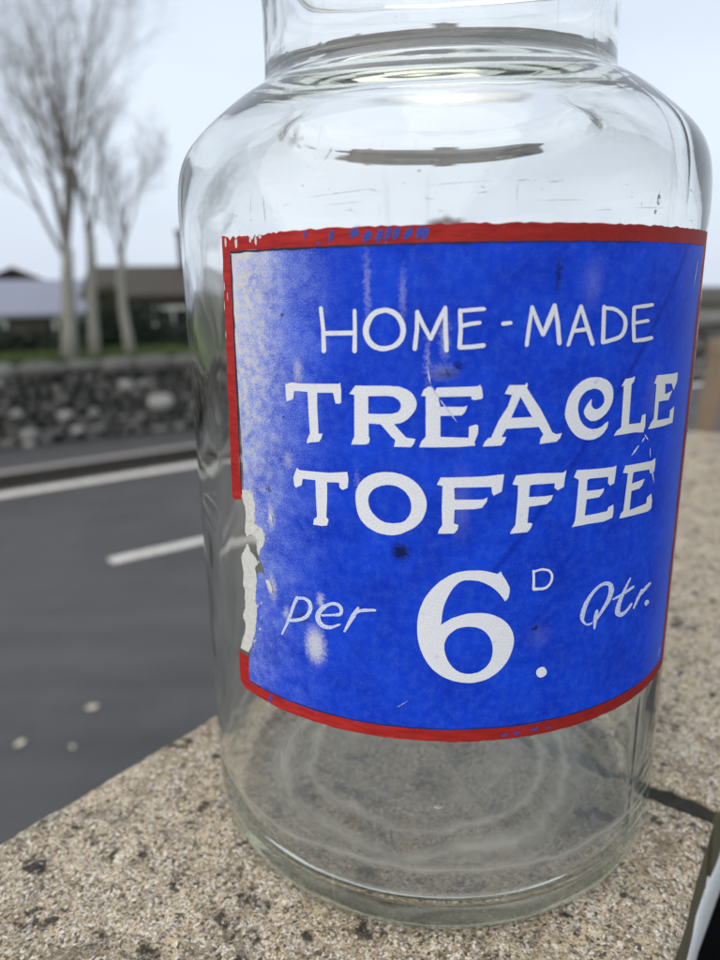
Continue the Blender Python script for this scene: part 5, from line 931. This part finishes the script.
'per':[[[(-32.50,114.3),(-32.63,113.9),(-32.83,113.3),(-33.07,112.6),(-33.36,111.6),(-33.70,110.4),(-34.09,108.8),(-34.51,107.2),(-34.93,105.8),(-35.36,104.3),(-35.85,102.8),(-36.29,101.5),(-36.59,100.5),(-36.59,100.3),(-36.49,100.2),(-36.34,100.2),(-36.20,100.4),(-35.83,101.4),(-35.31,102.7),(-34.75,104.2),(-34.23,105.7),(-33.79,107.2),(-33.36,108.8),(-32.96,110.3),(-32.62,111.5),(-32.34,112.4),(-32.09,113.1),(-31.89,113.6),(-31.74,114.0),(-31.74,114.4),(-31.92,114.7),(-32.22,114.6)]],[[(-32.12,113.6),(-31.82,113.7),(-31.42,113.8),(-31.00,114.0),(-30.67,114.0),(-30.39,113.9),(-30.12,113.7),(-29.90,113.5),(-29.75,113.3),(-29.64,112.9),(-29.56,112.5),(-29.55,112.0),(-29.59,111.5),(-29.71,111.0),(-29.90,110.3),(-30.15,109.7),(-30.42,109.2),(-30.72,108.8),(-31.07,108.4),(-31.49,108.0),(-31.94,107.7),(-32.47,107.3),(-33.11,107.0),(-33.72,106.7),(-34.15,106.4),(-34.37,106.2),(-34.46,105.9),(-34.37,105.6),(-34.16,105.5),(-33.73,105.7),(-33.11,105.9),(-32.42,106.2),(-31.80,106.6),(-31.26,107.0),(-30.75,107.4),(-30.27,107.9),(-29.82,108.5),(-29.44,109.2),(-29.13,110.0),(-28.88,110.8),(-28.72,111.6),(-28.67,112.3),(-28.72,113.0),(-28.84,113.6),(-29.04,114.1),(-29.33,114.5),(-29.68,114.8),(-30.06,114.9),(-30.47,115.0),(-30.93,114.9),(-31.42,114.7),(-31.84,114.5),(-32.13,114.3),(-32.31,114.1),(-32.38,113.8),(-32.30,113.6)]],[[(-26.64,110.0),(-26.33,110.1),(-25.88,110.3),(-25.37,110.5),(-24.88,110.6),(-24.38,110.8),(-23.83,110.9),(-23.30,111.0),(-22.82,111.3),(-22.47,111.8),(-22.28,112.5),(-22.22,113.1),(-22.24,113.6),(-22.37,114.1),(-22.58,114.5),(-22.84,114.9),(-23.14,115.2),(-23.47,115.3),(-23.84,115.3),(-24.23,115.3),(-24.65,115.1),(-25.11,114.8),(-25.61,114.4),(-26.11,114.0),(-26.57,113.5),(-26.98,112.8),(-27.36,112.2),(-27.70,111.5),(-27.96,110.8),(-28.10,110.0),(-28.15,109.3),(-28.11,108.6),(-27.99,108.0),(-27.78,107.5),(-27.50,107.0),(-27.15,106.6),(-26.75,106.3),(-26.31,106.2),(-25.84,106.2),(-25.35,106.3),(-24.85,106.5),(-24.31,107.0),(-23.73,107.5),(-23.23,108.0),(-22.89,108.3),(-22.81,108.5),(-22.81,108.7),(-22.88,108.8),(-23.00,108.8),(-23.37,108.6),(-23.89,108.2),(-24.45,107.8),(-24.92,107.6),(-25.31,107.5),(-25.68,107.5),(-26.00,107.5),(-26.26,107.7),(-26.48,107.9),(-26.69,108.2),(-26.86,108.6),(-26.96,108.9),(-27.01,109.3),(-27.02,109.7),(-26.98,110.1),(-26.89,110.5),(-26.77,111.0),(-26.57,111.5),(-26.32,112.0),(-26.04,112.5),(-25.71,113.0),(-25.31,113.5),(-24.91,113.9),(-24.56,114.2),(-24.25,114.3),(-23.96,114.3),(-23.71,114.3),(-23.50,114.2),(-23.31,114.0),(-23.14,113.7),(-23.02,113.4),(-22.96,113.2),(-22.94,112.9),(-22.96,112.6),(-23.01,112.3),(-23.11,112.2),(-23.37,112.0),(-23.83,111.7),(-24.37,111.5),(-24.88,111.3),(-25.38,111.1),(-25.88,111.0),(-26.33,110.8),(-26.64,110.7),(-26.78,110.5),(-26.84,110.3),(-26.78,110.1)]],[[(-19.45,114.9),(-19.68,114.4),(-19.98,113.8),(-20.34,113.0),(-20.74,112.1),(-21.12,110.8),(-21.58,109.2),(-22.00,107.7),(-22.28,106.7),(-22.29,106.5),(-22.20,106.3),(-22.07,106.3),(-21.94,106.5),(-21.53,107.4),(-20.98,108.8),(-20.40,110.3),(-19.91,111.5),(-19.63,112.5),(-19.39,113.3),(-19.19,114.0),(-19.07,114.6),(-19.06,114.8),(-19.15,115.0),(-19.30,115.0)]],[[(-19.82,112.6),(-19.59,112.8),(-19.29,113.0),(-18.94,113.3),(-18.53,113.5),(-17.96,113.7),(-17.23,113.9),(-16.54,114.1),(-16.07,114.2),(-15.93,114.3),(-15.87,114.5),(-15.92,114.8),(-16.05,114.9),(-16.53,114.9),(-17.22,114.8),(-17.96,114.7),(-18.61,114.5),(-19.11,114.2),(-19.52,113.8),(-19.83,113.5),(-20.03,113.3),(-20.14,113.0),(-20.14,112.7),(-20.01,112.5)]]],
'pence':[[[(11.99,126.3),(12.15,123.6),(12.13,121.0),(12.22,120.7),(12.39,120.5),(12.56,120.6),(12.65,120.8),(12.60,123.5),(12.44,126.2),(12.34,126.5),(12.20,126.6),(12.06,126.5)]],[[(12.37,125.7),(12.65,125.8),(13.05,126.0),(13.48,126.1),(13.87,126.1),(14.24,126.0),(14.61,125.9),(14.94,125.7),(15.20,125.4),(15.38,125.1),(15.52,124.8),(15.62,124.4),(15.67,124.0),(15.68,123.5),(15.63,123.0),(15.54,122.5),(15.41,122.1),(15.24,121.8),(15.04,121.5),(14.80,121.2),(14.49,121.1),(14.01,121.0),(13.38,121.1),(12.78,121.2),(12.36,121.2),(12.20,121.1),(12.14,120.8),(12.24,120.5),(12.42,120.3),(12.84,120.3),(13.45,120.3),(14.11,120.2),(14.67,120.3),(15.08,120.5),(15.39,120.9),(15.63,121.2),(15.82,121.7),(15.99,122.2),(16.11,122.7),(16.18,123.3),(16.18,123.9),(16.10,124.5),(15.95,125.0),(15.73,125.5),(15.44,126.0),(15.08,126.3),(14.67,126.5),(14.24,126.7),(13.82,126.8),(13.37,126.7),(12.91,126.6),(12.50,126.4),(12.23,126.3),(12.14,126.1),(12.14,126.0),(12.23,125.8)]],[[(13.78,94.9),(13.83,95.1),(13.91,95.4),(14.02,95.6),(14.14,95.8),(14.29,95.9),(14.47,96.0),(14.66,96.1),(14.84,96.1),(15.01,96.1),(15.18,96.0),(15.34,95.9),(15.49,95.7),(15.63,95.4),(15.76,95.1),(15.87,94.8),(15.94,94.4),(15.96,94.1),(15.94,93.8),(15.89,93.5),(15.82,93.3),(15.72,93.2),(15.58,93.0),(15.43,92.9),(15.27,92.8),(15.10,92.8),(14.92,92.7),(14.73,92.7),(14.56,92.8),(14.40,92.9),(14.24,93.1),(14.10,93.3),(13.98,93.6),(13.89,93.9),(13.82,94.2),(13.78,94.5)]]],
'qtr':[[[(25.56,107.2),(25.32,107.1),(24.98,107.0),(24.64,107.0),(24.37,107.0),(24.16,107.2),(23.92,107.5),(23.71,107.9),(23.56,108.2),(23.50,108.5),(23.48,108.8),(23.51,109.1),(23.57,109.6),(23.63,110.3),(23.75,111.2),(23.92,112.1),(24.13,112.9),(24.38,113.8),(24.70,114.6),(25.05,115.4),(25.44,116.1),(25.89,116.7),(26.40,117.2),(26.91,117.7),(27.39,117.9),(27.86,117.9),(28.31,117.8),(28.69,117.6),(28.90,117.4),(28.98,117.3),(29.06,117.0),(29.11,116.7),(29.13,116.2),(29.17,115.7),(29.14,115.0),(29.05,114.3),(28.89,113.6),(28.66,112.9),(28.34,112.1),(27.98,111.4),(27.64,110.6),(27.31,109.9),(26.98,109.1),(26.66,108.5),(26.38,107.9),(26.12,107.6),(25.88,107.4),(25.67,107.3),(25.52,107.2),(25.46,107.0),(25.51,106.8),(25.66,106.6),(25.84,106.5),(25.99,106.7),(26.21,106.8),(26.49,107.0),(26.80,107.4),(27.16,107.9),(27.56,108.5),(27.97,109.2),(28.38,109.8),(28.79,110.5),(29.24,111.2),(29.66,111.9),(30.00,112.7),(30.27,113.4),(30.47,114.2),(30.60,114.9),(30.64,115.7),(30.49,116.4),(30.25,117.2),(29.86,117.9),(29.33,118.5),(28.75,118.8),(28.16,119.0),(27.57,119.0),(27.01,118.8),(26.44,118.5),(25.86,118.1),(25.31,117.5),(24.81,116.9),(24.34,116.2),(23.90,115.4),(23.51,114.6),(23.18,113.8),(22.92,112.8),(22.72,111.9),(22.57,111.0),(22.48,110.2),(22.53,109.5),(22.64,108.9),(22.82,108.4),(23.04,107.9),(23.30,107.5),(23.62,107.0),(23.98,106.7),(24.38,106.4),(24.79,106.3),(25.20,106.4),(25.56,106.5),(25.80,106.5),(25.89,106.7),(25.87,106.9),(25.74,107.1)]],[[(26.18,110.6),(26.08,110.3),(25.96,109.8),(25.84,109.1),(25.73,108.4),(25.78,107.5),(25.85,106.5),(25.92,105.5),(25.99,104.8),(26.06,104.6),(26.18,104.5),(26.31,104.5),(26.38,104.6),(26.48,105.2),(26.59,106.1),(26.70,107.0),(26.82,107.8),(26.82,108.5),(26.84,109.2),(26.87,109.8),(26.87,110.2),(26.77,110.5),(26.57,110.8),(26.34,110.8)]],[[(35.06,117.6),(34.71,117.1),(34.24,116.2),(33.73,115.3),(33.27,114.3),(32.84,113.4),(32.42,112.4),(32.04,111.5),(31.74,110.6),(31.55,109.8),(31.43,109.1),(31.38,108.4),(31.46,107.6),(31.83,106.8),(32.39,106.2),(32.99,105.8),(33.55,105.6),(34.05,105.7),(34.50,105.9),(34.93,106.2),(35.33,106.5),(35.75,106.9),(36.17,107.4),(36.53,107.9),(36.77,108.3),(36.76,108.5),(36.62,108.8),(36.39,108.9),(36.18,108.9),(35.88,108.6),(35.48,108.2),(35.04,107.7),(34.62,107.4),(34.20,107.2),(33.76,107.1),(33.38,107.1),(33.13,107.2),(33.01,107.3),(32.95,107.4),(32.98,107.4),(33.01,107.4),(32.92,107.7),(32.88,108.2),(32.90,108.9),(33.00,109.7),(33.17,110.5),(33.44,111.6),(33.75,112.6),(34.07,113.6),(34.45,114.6),(34.88,115.7),(35.28,116.6),(35.54,117.2),(35.51,117.4),(35.38,117.6),(35.21,117.7)]],[[(30.66,112.2),(31.13,112.3),(31.80,112.3),(32.59,112.4),(33.41,112.6),(34.29,112.9),(35.28,113.2),(36.21,113.5),(36.87,113.7),(36.97,113.9),(36.89,114.2),(36.64,114.5),(36.35,114.5),(35.68,114.4),(34.75,114.1),(33.77,113.8),(32.91,113.5),(32.18,113.3),(31.46,113.1),(30.85,112.9),(30.43,112.8),(30.35,112.6),(30.37,112.4),(30.50,112.3)]],[[(39.45,112.0),(39.19,111.6),(38.83,111.0),(38.44,110.3),(38.07,109.7),(37.78,109.0),(37.47,108.1),(37.21,107.4),(37.04,106.9),(37.08,106.7),(37.23,106.5),(37.42,106.4),(37.57,106.4),(37.85,106.8),(38.22,107.5),(38.64,108.2),(39.04,108.9),(39.38,109.5),(39.75,110.2),(40.09,110.8),(40.32,111.2),(40.26,111.6),(40.03,111.9),(39.71,112.0)]],[[(39.90,110.0),(40.22,110.1),(40.65,110.4),(41.15,110.6),(41.66,110.8),(42.11,111.2),(42.64,111.5),(43.12,111.8),(43.45,112.0),(43.49,112.3),(43.32,112.5),(43.02,112.8),(42.72,112.8),(42.30,112.7),(41.72,112.5),(41.11,112.3),(40.57,112.0),(40.17,111.7),(39.79,111.3),(39.46,111.0),(39.26,110.7),(39.24,110.5),(39.39,110.2),(39.65,110.0)]],[[(41.37,106.3),(41.42,106.6),(41.54,106.8),(41.72,107.0),(41.92,107.1),(42.15,107.1),(42.43,107.0),(42.72,106.9),(42.95,106.7),(43.13,106.5),(43.29,106.2),(43.39,105.9),(43.42,105.7),(43.35,105.5),(43.19,105.4),(42.99,105.3),(42.80,105.2),(42.60,105.2),(42.39,105.1),(42.17,105.2),(41.98,105.2),(41.78,105.5),(41.59,105.8),(41.44,106.1)]]],
}
NAMES = {'home_made': ('lettering', M_wl, 'thin white capitals reading HOME-MADE'), 'treacle': ('lettering', M_wl, 'bold white serif capitals reading TREACLE'),
         'toffee': ('lettering', M_wl, 'bold white serif capitals reading TOFFEE'), 'six': ('numeral', M_wl, 'large white figure 6'), 'per': ('lettering', M_ws, 'thin white script reading per'),
         'pence': ('lettering', M_wl, 'small raised white letter D above a white dot'), 'qtr': ('lettering', M_ws, 'thin white script reading Qtr.')}
for k, polys in GLYPHS.items():
    nm, mt, lb = NAMES[k]
    # overlapping brush strokes sit a hair above each other
    if k == 'pence':
        for pl, n_, l_ in ((polys[:2], 'lettering', 'small raised white letter D'), (polys[2:], 'dot', 'white dot after the figure 6')): wrapped(n_, pl, .00022, mt, lab)['label'] = l_
        continue
    o = wrapped(nm, [list(pl) for pl in polys], .00022, mt, lab); o['label'] = lb
spots = []
for a, z, w_, h_ in ((11.0, 110.0, .13, .2), (13.2, 109.0, .3, .75), (12.6, 108.6, .15, .5), (8.0, 125.2, .12, .4), (8.6, 125.6, .1, .3), (-3.9, 113.9, .12, .15), (-3.0, 113.2, .1, .12), (13.5, 112.4, .12, .2), (-33.5, 168.3, .12, .3), (-1.9, 173, .1, .3), (-23.8, 166.4, .1, .15)):
    spot(a, z, w_, h_, 0)
pieces('letter_chip', spots, .00034, M_dark, lab)

# fine dark scratches in the glass between the sign and the shoulder
rs_ = random.Random(31); lines = []
for a, z, a2, z2, w_ in [(-35.6, 219.2, -35.9, 226.5, .16), (-39.0, 222, -38.7, 226.8, .10), (-27, 224.6, -15, 225.6, .07), (-24, 222.4, -17, 222.9, .06), (-7, 225.8, 3, 226.6, .07), (9, 222, 18, 222.4, .06), (28, 221, 36, 221.4, .08), (6.5, 221.5, 6.6, 226.5, .07)]:
    lines.append((a, z, a2, z2, w_))
for k in range(26):
    a, z = rs_.uniform(-44, 46), rs_.uniform(218.8, 227); l_ = rs_.uniform(.4, 2.4); t = rs_.choice((0, 0, 1.5)) + rs_.gauss(0, .25)
    lines.append((a, z, a + l_ * math.cos(t), min(228, z + l_ * math.sin(t)), rs_.uniform(.05, .12)))
sc_polys = []
for a, z, a2, z2, w_ in lines:
    dx, dz = (a2 - a) * KX, z2 - z; l_ = math.hypot(dx, dz); nx, nz_ = -dz / l_ * w_, dx / l_ * w_
    n_ = max(3, int(l_ / .5)); up_, dn = [], []
    for q in range(n_ + 1):
        t = q / n_; k_ = (.25 + .75 * rs_.random()) * math.sin(math.pi * (t * .94 + .03)); jx = rs_.gauss(0, .03)
        up_.append((a + (a2 - a) * t + (nx * k_ + jx) / KX, z + dz * t + nz_ * k_)); dn.append((a + (a2 - a) * t - (nx * k_ - jx) / KX, z + dz * t - nz_ * k_))
    sc_polys.append([up_ + dn[::-1]])
M_scr = simple('scratch_grime', (0.20, 0.20, 0.18), .9, .4, 300)
pieces('scratch', sc_polys, .00008, M_scr, gob)
